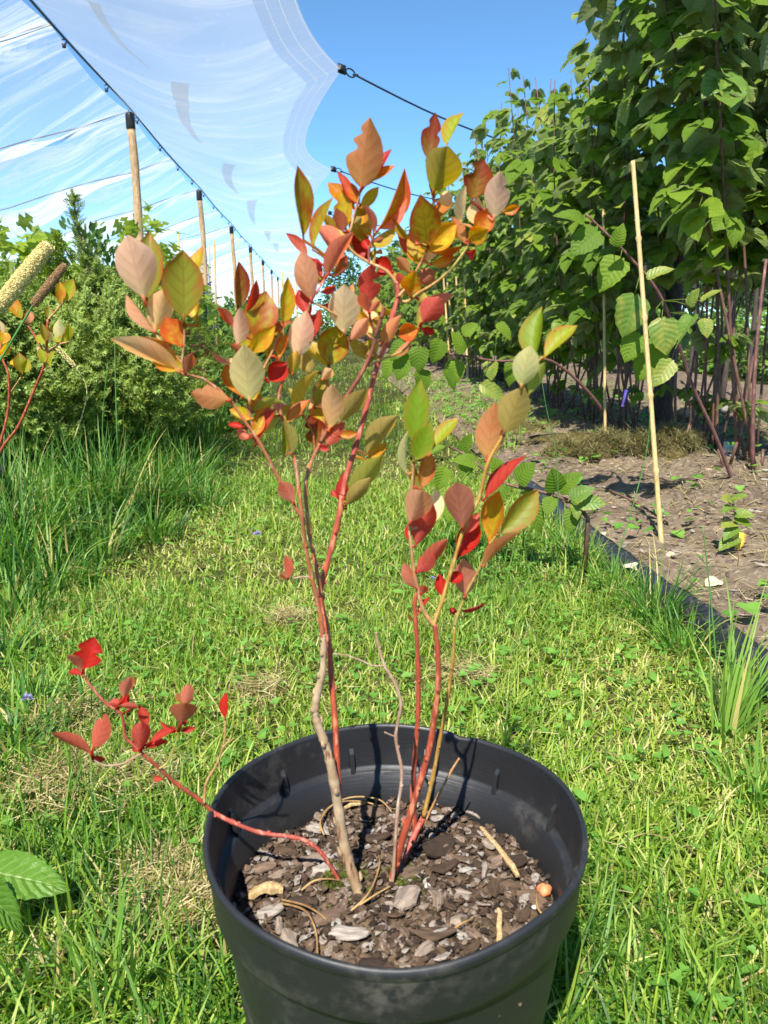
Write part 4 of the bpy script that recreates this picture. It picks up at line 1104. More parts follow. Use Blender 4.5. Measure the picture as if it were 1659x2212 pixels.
# ---------------------------------------------------------------- net canopy on posts
PX_, NETZ = -1.42, 2.2                             # the post line
POSTS = [6.55 + 3.5 * i for i in range(8)]
CLIPS = [5.5 + 3.3 * i for i in range(9)]
EX = 0.17                                          # the scalloped edge line
def netmat(name, base, white=0.92, streak=0.25, sx=1.0, sy=12.0, bunch=0.0):
    """a see-through weave: denser where the net lies in creases, or is bunched over a cord"""
    t = NT(name)
    uv = t.n('UVMap').outputs[0]
    mp = t.n('Mapping', {'Vector': uv, 'Scale': (sx, sy, 1)}).outputs[0]
    nz = t.noise(1.0, 6, mp, 0.62, 0.9)
    n2 = t.noise(2.3, 3, uv)
    wk = t.noise(9.0, 4, uv, 0.6, 1.5)
    fac = t.math('ADD', t.math('MULTIPLY_ADD', t.rng(nz, 0.50, 0.70), streak, base), t.math('MULTIPLY_ADD', n2, 0.16, -0.08))
    fac = t.math('ADD', fac, t.math('MULTIPLY', t.rng(wk, 0.62, 0.70), streak * 0.5))
    if bunch:
        y = t.n('SeparateXYZ', {0: uv}).outputs[1]
        tau = t.math('ABSOLUTE', t.math('SUBTRACT', t.math('FRACT', t.math('DIVIDE', t.math('SUBTRACT', y, 4.8), 1.75)), 0.5))
        fac = t.math('ADD', fac, t.math('MULTIPLY', t.rng(tau, 0.30, 0.49), t.math('MULTIPLY', t.rng(wk, 0.40, 0.58), bunch)))
    fac = t.math('MINIMUM', fac, 0.95)
    c = (white, white, white * 0.985, 1)
    tr = t.n('MixShader', {0: 0.5, 1: t.n('BsdfDiffuse', {'Color': c, 'Roughness': 0.5}), 2: t.n('BsdfTranslucent', {'Color': c})})
    return t.fin(t.n('MixShader', {0: fac, 1: t.n('BsdfTransparent'), 2: tr}))
M_net = netmat('fine white net', 0.33, 0.76, 0.22, 0.7, 3.0)
M_netfold = netmat('fine white net in folds', 0.15, 0.92, 0.34, 3.0, 5.5, 0.6)
M_fold = netmat('overlapping net', 0.5, 0.42, 0.1)
M_hem = netmat('doubled net hem', 0.40, 0.52, 0.12)
M_blackplastic = basic('black plastic', srgb(24, 25, 28), srgb(34, 35, 38), 0.45, 50, 0.1)
M_cord = basic('dark blue cord', srgb(34, 42, 62), srgb(48, 56, 78), 0.6, 200, 0.2)
M_thread = netmat('white seam thread', 0.42, 0.8, 0.05)
def scal(y):
    tau = np.mod((np.asarray(y, float) - CLIPS[0]) / 3.3, 1.0)
    return 1 - np.abs(2 * tau - 1) ** 1.7
def netR(s, y):
    s = np.asarray(s, float); y = np.asarray(y, float)
    xe = EX - 0.27 * scal(y)
    x = PX_ + (xe - PX_) * s
    bow = np.sin(np.pi * np.clip(s, 0, 1))
    z = NETZ - 0.20 * bow - 0.10 * scal(y) * s ** 2 + 0.05 * np.sin(y * 1.9 + 2.5 * s) * bow + 0.018 * np.sin(y * 7.3 - s * 5) * bow
    return np.stack([x, y, z], -1)
def cordtau(y): return np.mod((np.asarray(y, float) - 4.8) / 1.75, 1.0)
def netL(s, y):
    s = np.asarray(s, float); y = np.asarray(y, float)
    tau = cordtau(y)
    dr = np.sin(np.pi * tau) ** 0.8
    x = PX_ - 5.2 * s
    fall = 0.30 * 5.2 * s
    z = NETZ - 0.02 - fall - 0.40 * dr * np.minimum(1, s * 4 + 0.15)
    k = np.minimum(1, s * 6)
    z = z + k * (0.030 * np.sin(26 * s + 3 * np.sin(y * 1.3)) + 0.016 * np.sin(61 * s + 1.7 * y)) + 0.02 * np.sin(y * 9 + 7 * s) * k * (1 - dr)
    return np.stack([x, y, z], -1)
def sheet(name, fn, ss, ys, mat, parent, dz=0.0):
    S, Y = np.meshgrid(ss, ys)
    V = fn(S, Y).reshape(-1, 3) + np.array([0, 0, dz])
    nx, ny = len(ss), len(ys)
    i = np.arange(nx - 1)[None] + (np.arange(ny - 1) * nx)[:, None]
    F = np.stack([i, i + 1, i + nx + 1, i + nx], 2).reshape(-1, 4)
    return link(name, npmesh(name, V - np.array([PX_, 6.55, 0]), [F], mat, np.stack([S, Y], 2).reshape(-1, 2)), parent, (PX_, 6.55, 0))
net = thing('net_canopy', (PX_, 6.55, 0), 'fine translucent white crop net stretched over the row of wooden posts', 'crop net')
ys = np.concatenate([np.arange(2.2, 12, 0.045), np.arange(12, 32, 0.1)])
sheet('panel', netR, np.linspace(0, 0.86, 40), ys, M_net, net)
sheet('edge_hem', netR, np.linspace(0.86, 1.0, 9), ys, M_hem, net)
for q in (0.90, 0.945, 0.995):
    sheet('seam', netR, np.array([q - 0.0016, q + 0.0016]), ys, M_thread, net, -0.004)
sheet('side_panel', netL, np.linspace(0.0, 1.0, 110), ys, M_netfold, net)
# crescent shaped doubled seams along the middle of the canopy
gs, gy = np.meshgrid(np.linspace(0.0, 0.95, 120), np.arange(3.6, 26, 0.05))
gP = netR(gs, gy).reshape(-1, 3) - np.array([0, 0, CAMH])
gf = gP @ np.array(HEAD); gl = gP @ np.array(RIGHT); gz_ = gP[:, 2]
gd = gf * math.cos(PITCH) - gz_ * math.sin(PITCH)
gpx = CX + FPX * gl / gd; gpy = CY - FPX * (gf * math.sin(PITCH) + gz_ * math.cos(PITCH)) / gd
gs, gy = gs.ravel(), gy.ravel()
def on_net(x, y):
    k_ = np.argmin((gpx - x) ** 2 + (gpy - y) ** 2)
    return gs[k_], gy[k_]
for pts, w0 in (([(186, -12), (215, 38), (262, 95), (322, 143)], .055), ([(368, 172), (371, 205), (387, 250), (408, 283), (434, 307)], .10), ([(484, 347), (478, 365), (488, 392), (511, 415)], .12),
                ([(534, 430), (536, 458), (548, 483)], .12), ([(570, 496), (573, 508), (580, 519)], .12), ([(589, 522), (591, 532), (595, 541)], .12)):
    q = [on_net(*p) for p in smooth_path([p + (0.0,) for p in pts], 7) for p in [(p[0], p[1])]]
    q = np.array(q)
    for _ in range(3): q[1:-1] = (q[:-2] + 2 * q[1:-1] + q[2:]) / 4
    V, F, UV = [], [], []
    for j_, (s_, y_) in enumerate(q):
        t_ = j_ / (len(q) - 1)
        wd_ = w0 * (1 - t_) ** 0.6 + 0.008
        for a in (0, 0.33, 0.66, 1):
            V.append(netR(s_ + wd_ * a / 1.5, y_) + np.array([0, 0, -0.012])); UV.append((a, t_))
    for j_ in range(len(q) - 1):
        for a in range(3): F.append((j_ * 4 + a, j_ * 4 + a + 1, j_ * 4 + a + 5, j_ * 4 + a + 4))
    link('overlap_seam', npmesh('overlap_seam', np.array(V) - np.array([PX_, 6.55, 0]), [np.array(F)], M_fold, np.array(UV)), net, (PX_, 6.55, 0))
def cord(name, P, r, label, cat, group=None, mat=None, sides=6):
    m = MB(); m.tube(P, r, sides)
    return tag(link(name, m.mesh(name, mat or M_cord, P[0]), None, P[0]), label, cat, group)
cord('ridge_cord', [Vector((PX_, y, NETZ + 0.012 - 0.03 * math.sin(math.pi * (((y - 6.55) / 3.5) % 1)))) for y in np.arange(2.2, 31.2, 0.35)], 0.007, 'dark cord running over the tops of the wooden posts under the net', 'cord')
for i in range(15):
    y = 4.8 + 1.75 * i
    P = [Vector(netL(s, y + 0.001)) + Vector((0, 0, 0.004)) for s in np.linspace(0, 1, 14)]
    cord('cross_cord', P, 0.0055, 'thin dark cross cord carrying the folded net left of the posts', 'cord', 'cross cords under the net')
M_post = basic('peeled pole', srgb(204, 172, 132), srgb(164, 132, 96), 0.85, 9, 0.5, (14, 14, 2.5), 0.2, 0.006)
for i, y in enumerate(POSTS):
    b = Vector((PX_ + 0.04, y, 0))
    t = thing('net_post', b, ['tall peeled wooden post nearest the camera, with black cap under the net', 'second wooden post from the camera in the net row, with black cap',
              'third wooden post from the camera in the net row', 'fourth wooden post from the camera in the net row'][i] if i < 4 else 'distant wooden post at the far end of the net row', 'post', 'wooden posts under the net')
    m = MB()
    P = [b + Vector((-0.04 * q + 0.006 * math.sin(q * 9 + i), 0.006 * math.cos(q * 7 + i), q * 2.13)) for q in np.linspace(0, 1, 14)]
    m.tube(P, [0.036 - 0.006 * q + 0.002 * math.sin(q * 31 + i) for q in np.linspace(0, 1, 14)], 14)
    link('pole', m.mesh('pole', M_post, b), t, b)
    m = MB()
    top = P[-1]
    m.lathe([(0.0335, -0.075), (0.0355, -0.07), (0.0355, 0.02), (0.031, 0.034), (0.016, 0.042), (0.0005, 0.044)], 18, top)
    link('cap', m.mesh('cap', M_blackplastic, b), t, b)
def clip_mesh(org, s=1.0):
    m = MB()
    o = Vector(org)
    m.tube([o + Vector((0.022 * s * math.cos(a), 0, -0.022 * s + 0.022 * s * math.sin(a))) for a in np.linspace(2.6, -2.6, 14)], 0.0055 * s, 6)
    m.box(o + Vector((0, 0, -0.055 * s)), (0.030 * s, 0.016 * s, 0.034 * s))
    return m
k = 0
for i in range(26):
    y = 4.1 + 0.9 * i
    if min(abs(y - p) for p in POSTS) < 0.2: y += 0.3
    o = Vector((PX_, y, NETZ + 0.0 - 0.03 * math.sin(math.pi * (((y - 6.55) / 3.5) % 1))))
    tag(link('net_clip', clip_mesh(o, 0.62).mesh('net_clip', M_blackplastic, o), None, o), 'small black hook clip holding the net to the ridge cord', 'clip', 'hook clips along the ridge cord')
for i, c in enumerate(CLIPS):
    o = Vector(netR(1.0, c))
    e = Vector((1.62, c + 1.55, 2.12))
    d = (e - o).normalized()
    nm = ['nearest black edge clip with snap hook at the scalloped net edge', 'second black edge clip from the camera at the scalloped net edge'][i] if i < 2 else 'distant black edge clip at the scalloped net edge'
    t = thing('edge_clip', o, nm, 'clip', 'edge clips of the net')
    m = MB()
    m.box(o + Vector((0, 0, 0)), (0.07, 0.010, 0.055), rz=math.atan2(d.y, d.x))
    m.box(o + Vector((0, 0, 0.0)), (0.05, 0.022, 0.045), rz=math.atan2(d.y, d.x))
    link('tab', m.mesh('tab', M_blackplastic, o), t, o)
    m = MB()
    u = d.cross(Vector((0, 0, 1))).normalized()
    up = u.cross(d)
    c0_ = o + d * 0.085
    m.tube([c0_ + d * (0.045 * math.cos(a)) + up * (0.024 * math.sin(a)) for a in np.linspace(0, 6.283, 20)], 0.0048, 6, cap=False)
    m.tube([c0_ + d * (0.05 + 0.018 * math.cos(a)) + u * (0.016 * math.sin(a)) for a in np.linspace(0, 6.283, 14)], 0.004, 6, cap=False)
    link('snap_hook', m.mesh('snap_hook', M_blackplastic, o), t, o)
    P = [o + d * 0.14 + (e - o - d * 0.14) * q + Vector((0, 0, -0.03 * math.sin(math.pi * q))) for q in np.linspace(0, 1, 9)]
    cord('guy_wire', P, 0.0065, ['dark guy wire from the nearest net clip to the raspberry row', 'dark guy wire from the second net clip to the raspberry row'][i] if i < 2 else 'distant dark guy wire from the net edge to the raspberry row', 'wire', 'guy wires between net and raspberry row')

# ---------------------------------------------------------------- raspberry row
M_rasp = leafmat('raspberry leaf', srgb(74, 106, 30), srgb(130, 154, 48), srgb(140, 152, 108), vein=srgb(118, 148, 62), nv=8, slant=2.0, trans=0.45, rough=0.55, bump=0.5, veinmix=0.3, spec=0.2)
M_raspy = leafmat('pale raspberry leaf', srgb(84, 118, 42), srgb(120, 140, 54), srgb(140, 150, 112), vein=srgb(132, 152, 78), nv=7, slant=1.7, trans=0.32, rough=0.45, bump=0.4, veinmix=0.35, blotch=srgb(146, 146, 60))
M_yleaf = leafmat('yellow raspberry leaf', srgb(220, 206, 64), srgb(232, 214, 88), srgb(206, 200, 110), vein=srgb(190, 170, 60), edge=srgb(150, 84, 40), nv=8, trans=0.35, bump=0.5)
M_cane = barkstem('raspberry cane bark', srgb(104, 74, 60), srgb(84, 62, 50), srgb(126, 100, 80), 0.3, 0.6)
M_caner = barkstem('reddish cane bark', srgb(114, 76, 74), srgb(98, 66, 60), srgb(136, 100, 88), 0.3, 0.55)
M_bamboo = basic('bamboo', srgb(206, 180, 126), srgb(176, 144, 90), 0.5, 9, 0.15, (40, 40, 4), 0.4)
rl1 = leaf_tpl(1, 0.94, 12, 6, 'heart', 0.16, 0.18, 0.045, 0.015, 0.005, 6)
rl2 = leaf_tpl(1, 0.84, 12, 6, 'heart', 0.24, 0.30, 0.045, 0.02, 0.005, 6)
def compound(l, side=0.75, spread=1.05, fold=-0.12):
    return join_tpl([strip_tpl((0, 0, 0), (0.55, 0, 0), 0.012), xf(l, 0, 0.9, (0.55, 0, 0.0)),
                     xf(l, spread, side, (0.5, 0.02, 0), 0, fold), xf(l, -spread, side, (0.5, -0.02, 0), 0, -fold)])
comp = [compound(rl1), compound(rl2, 0.7, 1.2), compound(rl2, 0.8, 0.9)]
lowl = leaf_tpl(1, 0.84, 4, 2, 'heart', 0.22, 0.25)
complow = join_tpl([xf(lowl, 0, 0.9, (0.5, 0, 0)), xf(lowl, 1.1, .75, (.45, 0, 0)), xf(lowl, -1.1, .75, (.45, 0, 0))])
def cane_path(b, top, bow, n_=10):
    P = []
    for q in np.linspace(0, 1, n_):
        p = b.lerp(top, q)
        P.append(p + Vector((bow[0], bow[1], 0)) * math.sin(math.pi * q))
    return P
def foliage(name, nodes, tp, mats, parent, org, size=(0.06, 0.1), pale=0.16, droop=(0.0, 0.95)):
    """nodes: list of (point, azimuth, scale)"""
    mes = []
    idx = rng.integers(0, len(tp), len(nodes))
    for k_, t_ in enumerate(tp):
        nd = [nodes[i] for i in range(len(nodes)) if idx[i] == k_]
        if not nd: continue
        P = np.array([tuple(q[0]) for q in nd]); az = np.array([q[1] for q in nd]); sc2 = np.array([q[2] for q in nd])
        dr = rng.uniform(droop[0], droop[1], len(nd))
        X = np.stack([np.cos(az) * np.cos(dr), np.sin(az) * np.cos(dr), -np.sin(dr)], 1)
        N_ = np.stack([np.cos(az) * np.sin(dr), np.sin(az) * np.sin(dr), np.cos(dr)], 1) + rng.normal(0, 0.28, (len(nd), 3))
        mi = (rng.random(len(nd)) < pale).astype(int)
        mes.append(scatter(name, t_, rotmats(X, N_), P, sc2 * rng.uniform(size[0], size[1], len(nd)), mats, rng.random(len(nd)), org, mi))
    me = mes[0] if len(mes) == 1 else join_meshes(name, mes)
    return link(name, me, parent, org)
RX = 1.52
def raspberry(y, x=RX, h=(1.75, 2.1), ncane=5, z0=0.62, tp=comp, step=0.052, size=(0.055, 0.095), label=None, low=0.12, spread=0.24):
    b = Vector((x, y, float(bedz(x, y))))
    t = thing('raspberry_plant', b, label or 'tall leafy raspberry plant with bare lower canes in the row along the bed', 'raspberry plant', 'raspberry plants in the row')
    nodes = []
    for c in range(ncane):
        b2 = b + Vector((random.uniform(-.09, .09), random.uniform(-.13, .13), -0.02))
        top = b + Vector((random.gauss(-0.02, spread), random.gauss(0, 0.2), random.uniform(*h)))
        P = cane_path(b2, top, (random.gauss(0, .06), random.gauss(0, .06)))
        m = MB(); m.tube(P, [0.0055 - 0.003 * q for q in np.linspace(0, 1, len(P))], 7)
        link('cane', m.mesh('cane', random.choice((M_cane, M_caner)), b), t, b)
        Lc = (top - b2).length
        az = random.uniform(0, 6.28)
        s = z0 + random.uniform(-.15, .1)
        while s < Lc:
            q = s / Lc
            k_ = min(int(q * (len(P) - 1)), len(P) - 2)
            p = P[k_].lerp(P[k_ + 1], q * (len(P) - 1) - k_)
            az += 2.4 + random.uniform(-.5, .5)
            nodes.append((p, az, 1.0 if q < 0.85 else 0.55 + 0.4 * (1 - q) / 0.15))
            if random.random() < 0.55 and q < 0.92:       # side shoot carrying leaves further out
                o = Vector((math.cos(az + 1), math.sin(az + 1), random.uniform(-.3, .5))) * random.uniform(0.08, 0.2)
                nodes.append((p + o, az + 1 + random.uniform(-.6, .6), 0.95))
            s += step
        for k_ in range(int(low * 12)):
            s = random.uniform(0.15, z0)
            p = P[max(0, int(s / Lc * (len(P) - 1)))]
            nodes.append((p, random.uniform(0, 6.28), 0.6))
    foliage('foliage', nodes, tp, [M_rasp, M_raspy], t, b, size)
    return t
ytop = 2.55
ys_near = [2.62, 2.95, 3.3, 3.62, 3.98, 4.35, 4.75, 5.2, 5.6, 6.0, 6.4, 6.85, 7.3, 7.8, 8.3]
for i, y in enumerate(ys_near):
    if i < 3: raspberry(y, 1.58 + 0.03 * (i % 2), (2.0, 2.4), 5, 0.86, step=0.036, size=(.08, .14), spread=.27, label=['raspberry plant nearest the camera in the row, foliage filling the top right corner',
        'second raspberry plant from the camera, its dense crown overhanging the tall bamboo cane', 'third raspberry plant from the camera, behind the tall bamboo cane'][i], low=0.5)
    elif i == 3: raspberry(y, 1.45, (1.8, 2.25), 5, 0.6, step=0.045, size=(.08, .135), spread=0.24)
    elif i < 7: raspberry(y, 1.50, (1.5, 1.85), 5, 0.5, step=0.056, size=(.09, .15), spread=0.24)
    else: raspberry(y, 1.48, (1.75, 2.1), 5, 0.40, step=0.058, size=(.08, .13), spread=0.22)
far_proto = [raspberry(9.0 + i * 0.5, 1.5, (1.75, 2.05), 5, 0.4, [complow], 0.06, (0.075, 0.12), spread=0.2, label='distant leafy raspberry plant further down the row') for i in range(3)]
chs = [kids(o) for o in far_proto]
y = 10.5
k = 0
while y < 31:
    copy_tree(far_proto[k % 3], (1.5 + random.uniform(-.08, .08), y, float(bedz(1.5, y))), random.uniform(-.4, .4) + (math.pi if k % 2 else 0), random.uniform(.92, 1.05), ch=chs[k % 3])
    y += 0.5 + 0.012 * (y - 10); k += 1
# a second row beyond, seen through the canes
ch2 = chs
for k in range(14):
    copy_tree(far_proto[k % 3], (3.55 + random.uniform(-.1, .1), 9.0 + k * 1.15, 0.03), random.uniform(-3, 3), random.uniform(.8, .95), 'raspberry plant of the second row seen between the bare canes', 'raspberry plants in the second row', ch=chs[k % 3])

# canes and shoots one can pick out, built along their own paths
def leaning(pts, fw, name, label, leaves, rad=(6, 3), mat=M_cane, size=(0.05, 0.08), pale=0.8, cat='raspberry cane'):
    Q = smooth_path([(x, y, f) for (x, y), f in zip(pts, fw)], 6)
    P = [wp(*q) for q in Q]
    gz = float(bedz(P[0].x, P[0].y)) - 0.012
    if P[0].z > gz: P.insert(0, Vector((P[0].x, P[0].y, gz)))
    t = thing(name, P[0], label, cat)
    m = MB()
    m.tube(P, [(rad[0] + (rad[1] - rad[0]) * i / len(P)) / FPX * depth_of(p) for i, p in enumerate(P)], 8)
    link('cane', m.mesh('cane', mat, P[0]), t, P[0])
    mb = MB()
    for k_, (x, y, f, tx, ty, wr, pl) in enumerate(leaves):
        B = wp(x, y, f)
        near = min(P, key=lambda p: (p - B).length)
        T = B.lerp(wp(tx, ty, f - 0.03), 0.76)
        L = (T - B).length
        d = (T - B).normalized()
        c = (CAMP - B).normalized() + Vector((0, 0, 0.9))
        n0 = (c - d * c.dot(d)).normalized()
        n0 = Matrix.Rotation(random.uniform(-.5, .5), 3, d) @ n0
        M = rotmats(np.array([tuple(d)]), np.array([tuple(n0)]))
        me = scatter('leaf', random.choice((rl1, rl2)), M, np.zeros((1, 3)), np.array([[L, L * wr, L]]), [M_rasp, M_raspy, M_yleaf][pl], np.array([random.random()]))
        lo = link('leaf', me, t, B)
        mm = MB(); mm.tube([near, near.lerp(B, .5) + Vector((0, 0, .004)), B], [0.0016, 0.0013, 0.001], 5)
        link('leaf_stalk', mm.mesh('leaf_stalk', M_raspy, B), lo, B)
    return t
leaning([(1590, 1060), (1545, 940), (1495, 830), (1432, 650), (1360, 555), (1265, 462)], [2.45, 2.4, 2.36, 2.3, 2.27, 2.25], 'leaning_cane', 'long reddish brown cane leaning left across the tall bamboo cane, with pale leaves',
    [(1340, 560, 2.25, 1280, 640, 1.0, 0), (1370, 640, 2.2, 1345, 755, .95, 1), (1400, 600, 2.2, 1470, 560, .7, 1), (1430, 690, 2.2, 1445, 790, .9, 1), (1375, 720, 2.22, 1345, 800, .9, 0),
     (1490, 660, 2.2, 1510, 610, .9, 1), (1500, 680, 2.2, 1440, 745, .75, 1), (1515, 650, 2.2, 1570, 610, .65, 1), (1520, 690, 2.2, 1535, 740, .9, 1), (1420, 740, 2.25, 1365, 850, .8, 0),
     (1450, 780, 2.2, 1400, 850, .7, 1), (1290, 500, 2.2, 1215, 560, .9, 0), (1260, 480, 2.2, 1190, 440, .9, 0), (1330, 530, 2.2, 1350, 470, .9, 0)], (4.2, 2.4), M_caner)
leaning([(1315, 930), (1300, 885), (1260, 835), (1215, 795), (1170, 775), (1080, 780), (1010, 770), (900, 755)], [3.55, 3.5, 3.45, 3.4, 3.35, 3.3, 3.25, 3.2], 'arching_shoot', 'pinkish raspberry shoot arching low out over the grass path',
    [(905, 750, 3.2, 905, 820, 1, 0), (950, 735, 3.2, 935, 800, 1, 0), (880, 760, 3.22, 850, 840, .8, 0), (985, 780, 3.25, 975, 850, 1, 0), (1000, 720, 3.2, 1040, 690, .8, 0), (1060, 780, 3.3, 1060, 835, .9, 1),
     (1075, 700, 3.3, 1120, 740, .7, 0), (1140, 700, 3.3, 1160, 760, .8, 0), (910, 800, 3.22, 920, 865, 1, 0), (960, 800, 3.22, 1000, 850, .9, 0), (870, 740, 3.2, 835, 790, .8, 0), (850, 770, 3.25, 820, 830, .9, 0),
     (1000, 760, 3.2, 975, 700, .9, 0), (1110, 780, 3.35, 1095, 850, .8, 0), (1040, 830, 3.3, 1110, 870, .6, 1)], (4, 2), M_caner)
leaning([(1270, 1120), (1245, 1090), (1210, 1075), (1160, 1060), (1080, 1040), (1010, 985), (970, 965)], [1.75, 1.76, 1.78, 1.8, 1.82, 1.85, 1.9], 'low_shoot', 'low raspberry shoot with broad ribbed leaves beside the black bed edging',
    [(1235, 1080, 1.74, 1290, 1040, .9, 1), (1250, 1085, 1.74, 1330, 1085, .7, 1), (1240, 1090, 1.74, 1255, 1130, .9, 1), (1200, 1060, 1.78, 1195, 1000, .95, 0), (1190, 1075, 1.76, 1180, 1125, .9, 0), (1210, 1060, 1.78, 1260, 1005, .9, 0),
     (1150, 1060, 1.8, 1130, 1120, .9, 0), (1120, 1040, 1.8, 1160, 985, 1, 0), (1090, 1050, 1.8, 1050, 1110, .9, 0), (1080, 1030, 1.82, 1060, 975, .9, 0), (1030, 1000, 1.84, 965, 985, .7, 0), (1010, 990, 1.84, 1000, 1045, .9, 0),
     (1000, 975, 1.86, 1020, 925, .7, 0), (960, 965, 1.88, 900, 985, .6, 0), (1150, 1090, 1.78, 1175, 1170, .7, 0), (1240, 1100, 1.76, 1225, 1165, .8, 0), (980, 1060, 1.8, 960, 1150, .8, 0), (960, 1010, 1.85, 945, 1075, .9, 0)], (5, 2.5), M_cane)
leaning([(1595, 1190), (1592, 1150), (1588, 1110), (1580, 1075)], [1.85, 1.86, 1.87, 1.88], 'raspberry_seedling', 'young raspberry seedling with one yellow leaf on the bare soil',
    [(1580, 1080, 1.87, 1560, 1070, .9, 1), (1582, 1080, 1.87, 1620, 1060, .9, 1), (1585, 1095, 1.86, 1555, 1100, .9, 1), (1588, 1110, 1.86, 1645, 1110, .8, 1), (1588, 1120, 1.86, 1640, 1140, .7, 0), (1590, 1140, 1.85, 1555, 1165, .9, 1),
     (1592, 1150, 1.85, 1600, 1198, 1.1, 2), (1590, 1155, 1.85, 1570, 1185, .9, 1), (1588, 1130, 1.86, 1550, 1135, .8, 1), (1592, 1160, 1.85, 1540, 1190, .8, 1)], (4, 2), M_caner, cat='seedling')
# bare canes standing between the plants
for i, (xb, yb, xt, yt, fw, r0) in enumerate([(1560, 840, 1530, 420, 3.0, 6), (1497, 860, 1500, 480, 3.1, 5), (1625, 880, 1590, 600, 2.8, 6), (1640, 900, 1655, 560, 2.6, 7), (1545, 830, 1556, 560, 3.2, 6),
      (1470, 870, 1480, 640, 3.2, 5), (1450, 1000, 1480, 840, 2.9, 5), (1275, 800, 1300, 600, 4.6, 4), (1240, 800, 1268, 600, 4.8, 4), (1215, 790, 1225, 620, 5.0, 4), (1260, 810, 1285, 690, 4.4, 4), (1298, 800, 1330, 640, 4.3, 4), (1340, 830, 1352, 600, 3.9, 4), (1385, 830, 1395, 560, 3.7, 4)]):
    a = gp(xb, yb, 0.07) if False else wp(xb, yb, fw)
    a.z = float(bedz(a.x, a.y)) - 0.01
    b_ = wp(xt, yt, fw + 0.02)
    r0 *= .72
    m = MB(); m.tube(cane_path(a, b_, (random.gauss(0, .04), random.gauss(0, .03))), [(r0 - r0 * .4 * q) / FPX * fw for q in np.linspace(0, 1, 10)], 7)
    tag(link('bare_cane', m.mesh('bare_cane', M_caner if i % 2 else M_cane, a), None, a), 'bare reddish brown raspberry cane rising from the soil bed', 'raspberry cane', 'bare raspberry canes')
# cut stumps at the feet of the row
for i in range(34):
    c_y = random.choice(ys_near[:9]) + random.gauss(0, .1)
    a = Vector((RX + random.gauss(0, .1), c_y, 0)); a.z = float(bedz(a.x, a.y)) - 0.01
    e = a + Vector((random.gauss(0, .025), random.gauss(0, .025), random.uniform(.04, .12)))
    m = MB(); m.tube([a, a.lerp(e, .5), e], [0.006, 0.0055, 0.005], 6)
    tag(link('cane_stump', m.mesh('cane_stump', M_cane, a), None, a), 'short cut brown cane stump at the foot of the raspberry row', 'cane stump', 'cut stumps of the raspberry row')
# trellis posts and wires of the row
M_tpost = basic('grey weathered post', srgb(92, 82, 76), srgb(58, 52, 50), 0.9, 10, 0.6, (30, 30, 3), 0.15)
for i, y in enumerate((3.62, 7.05, 10.4, 13.7, 17.0, 20.3)):
    b = Vector((1.64, y, float(bedz(1.64, y)) - 0.02))
    m = MB()
    m.tube([b + Vector((0.006 * math.sin(q * 5 + i), 0, q * (2.2 if i == 0 else 1.75))) for q in np.linspace(0, 1, 8)], [0.048 - 0.004 * q for q in np.linspace(0, 1, 8)], 12)
    tag(link('trellis_post', m.mesh('trellis_post', M_tpost, b), None, b), ['grey wooden trellis post nearest the camera, hidden in raspberry foliage', 'dark wooden trellis post showing beside the thin bamboo canes'][i] if i < 2 else 'distant grey wooden trellis post in the raspberry row', 'trellis post', 'trellis posts of the raspberry row')
for z, lab in ((1.55, 'upper green trellis wire threading through the raspberry foliage'), (0.95, 'lower green trellis wire crossing the bare raspberry canes'), (2.1, 'top trellis wire showing against the sky at the right edge')):
    cord('trellis_wire', [Vector((1.60, yy, z)) for yy in np.arange(1.6, 24 if z < 2 else 4, 1.0)], 0.004, lab, 'wire', None, basic('green wire', srgb(40, 66, 56), srgb(30, 46, 44), 0.5))
# bamboo canes
def bamboo(xb, yb, xt, yt, fb, ft, r, label, group=None):
    a, b = wp(xb, yb, fb), wp(xt, yt, ft)
    a.z = max(0.0, float(bedz(a.x, a.y))) - 0.015
    P, rad = [], []
    L = (b - a).length
    nseg = max(3, int(L / 0.19))
    for i in range(nseg):
        for q, f in ((0.0, 1.0), (0.05, 1.38), (0.09, 0.95), (0.95, 0.97)):
            P.append(a.lerp(b, (i + q) / nseg)); rad.append(r * f * (1 - 0.2 * (i + q) / nseg))
    P.append(b); rad.append(r * 0.8)
    m = MB(); m.tube(P, rad, 9)
    tag(link('bamboo_cane', m.mesh('bamboo_cane', M_bamboo, a), None, a), label, 'bamboo cane', group)
g1 = gp(1432, 1152, 0.045)
bamboo(1432, 1155, 1367, 348, (g1 - CAMP).dot(HEAD), (g1 - CAMP).dot(HEAD) + 0.12, 0.0072, 'tall pale bamboo cane standing in the soil nearest the black edging')
bamboo(1309, 935, 1303, 450, 3.45, 3.5, 0.0066, 'thin bamboo cane behind the tall one, rising among raspberry leaves')
for i, (xb, xt, yt, fw) in enumerate([(975, 958, 600, 8), (1002, 985, 598, 7.6), (1012, 1003, 592, 7.2), (985, 940, 615, 8.4), (963, 947, 640, 9.5), (930, 918, 640, 11), (944, 933, 650, 10), (990, 965, 600, 8.2)]):
    bamboo(xb, 770, xt, yt, fw, fw + .05, 0.011, 'slim bamboo cane in the cluster before the far raspberry row', 'bamboo canes by the far raspberry row')

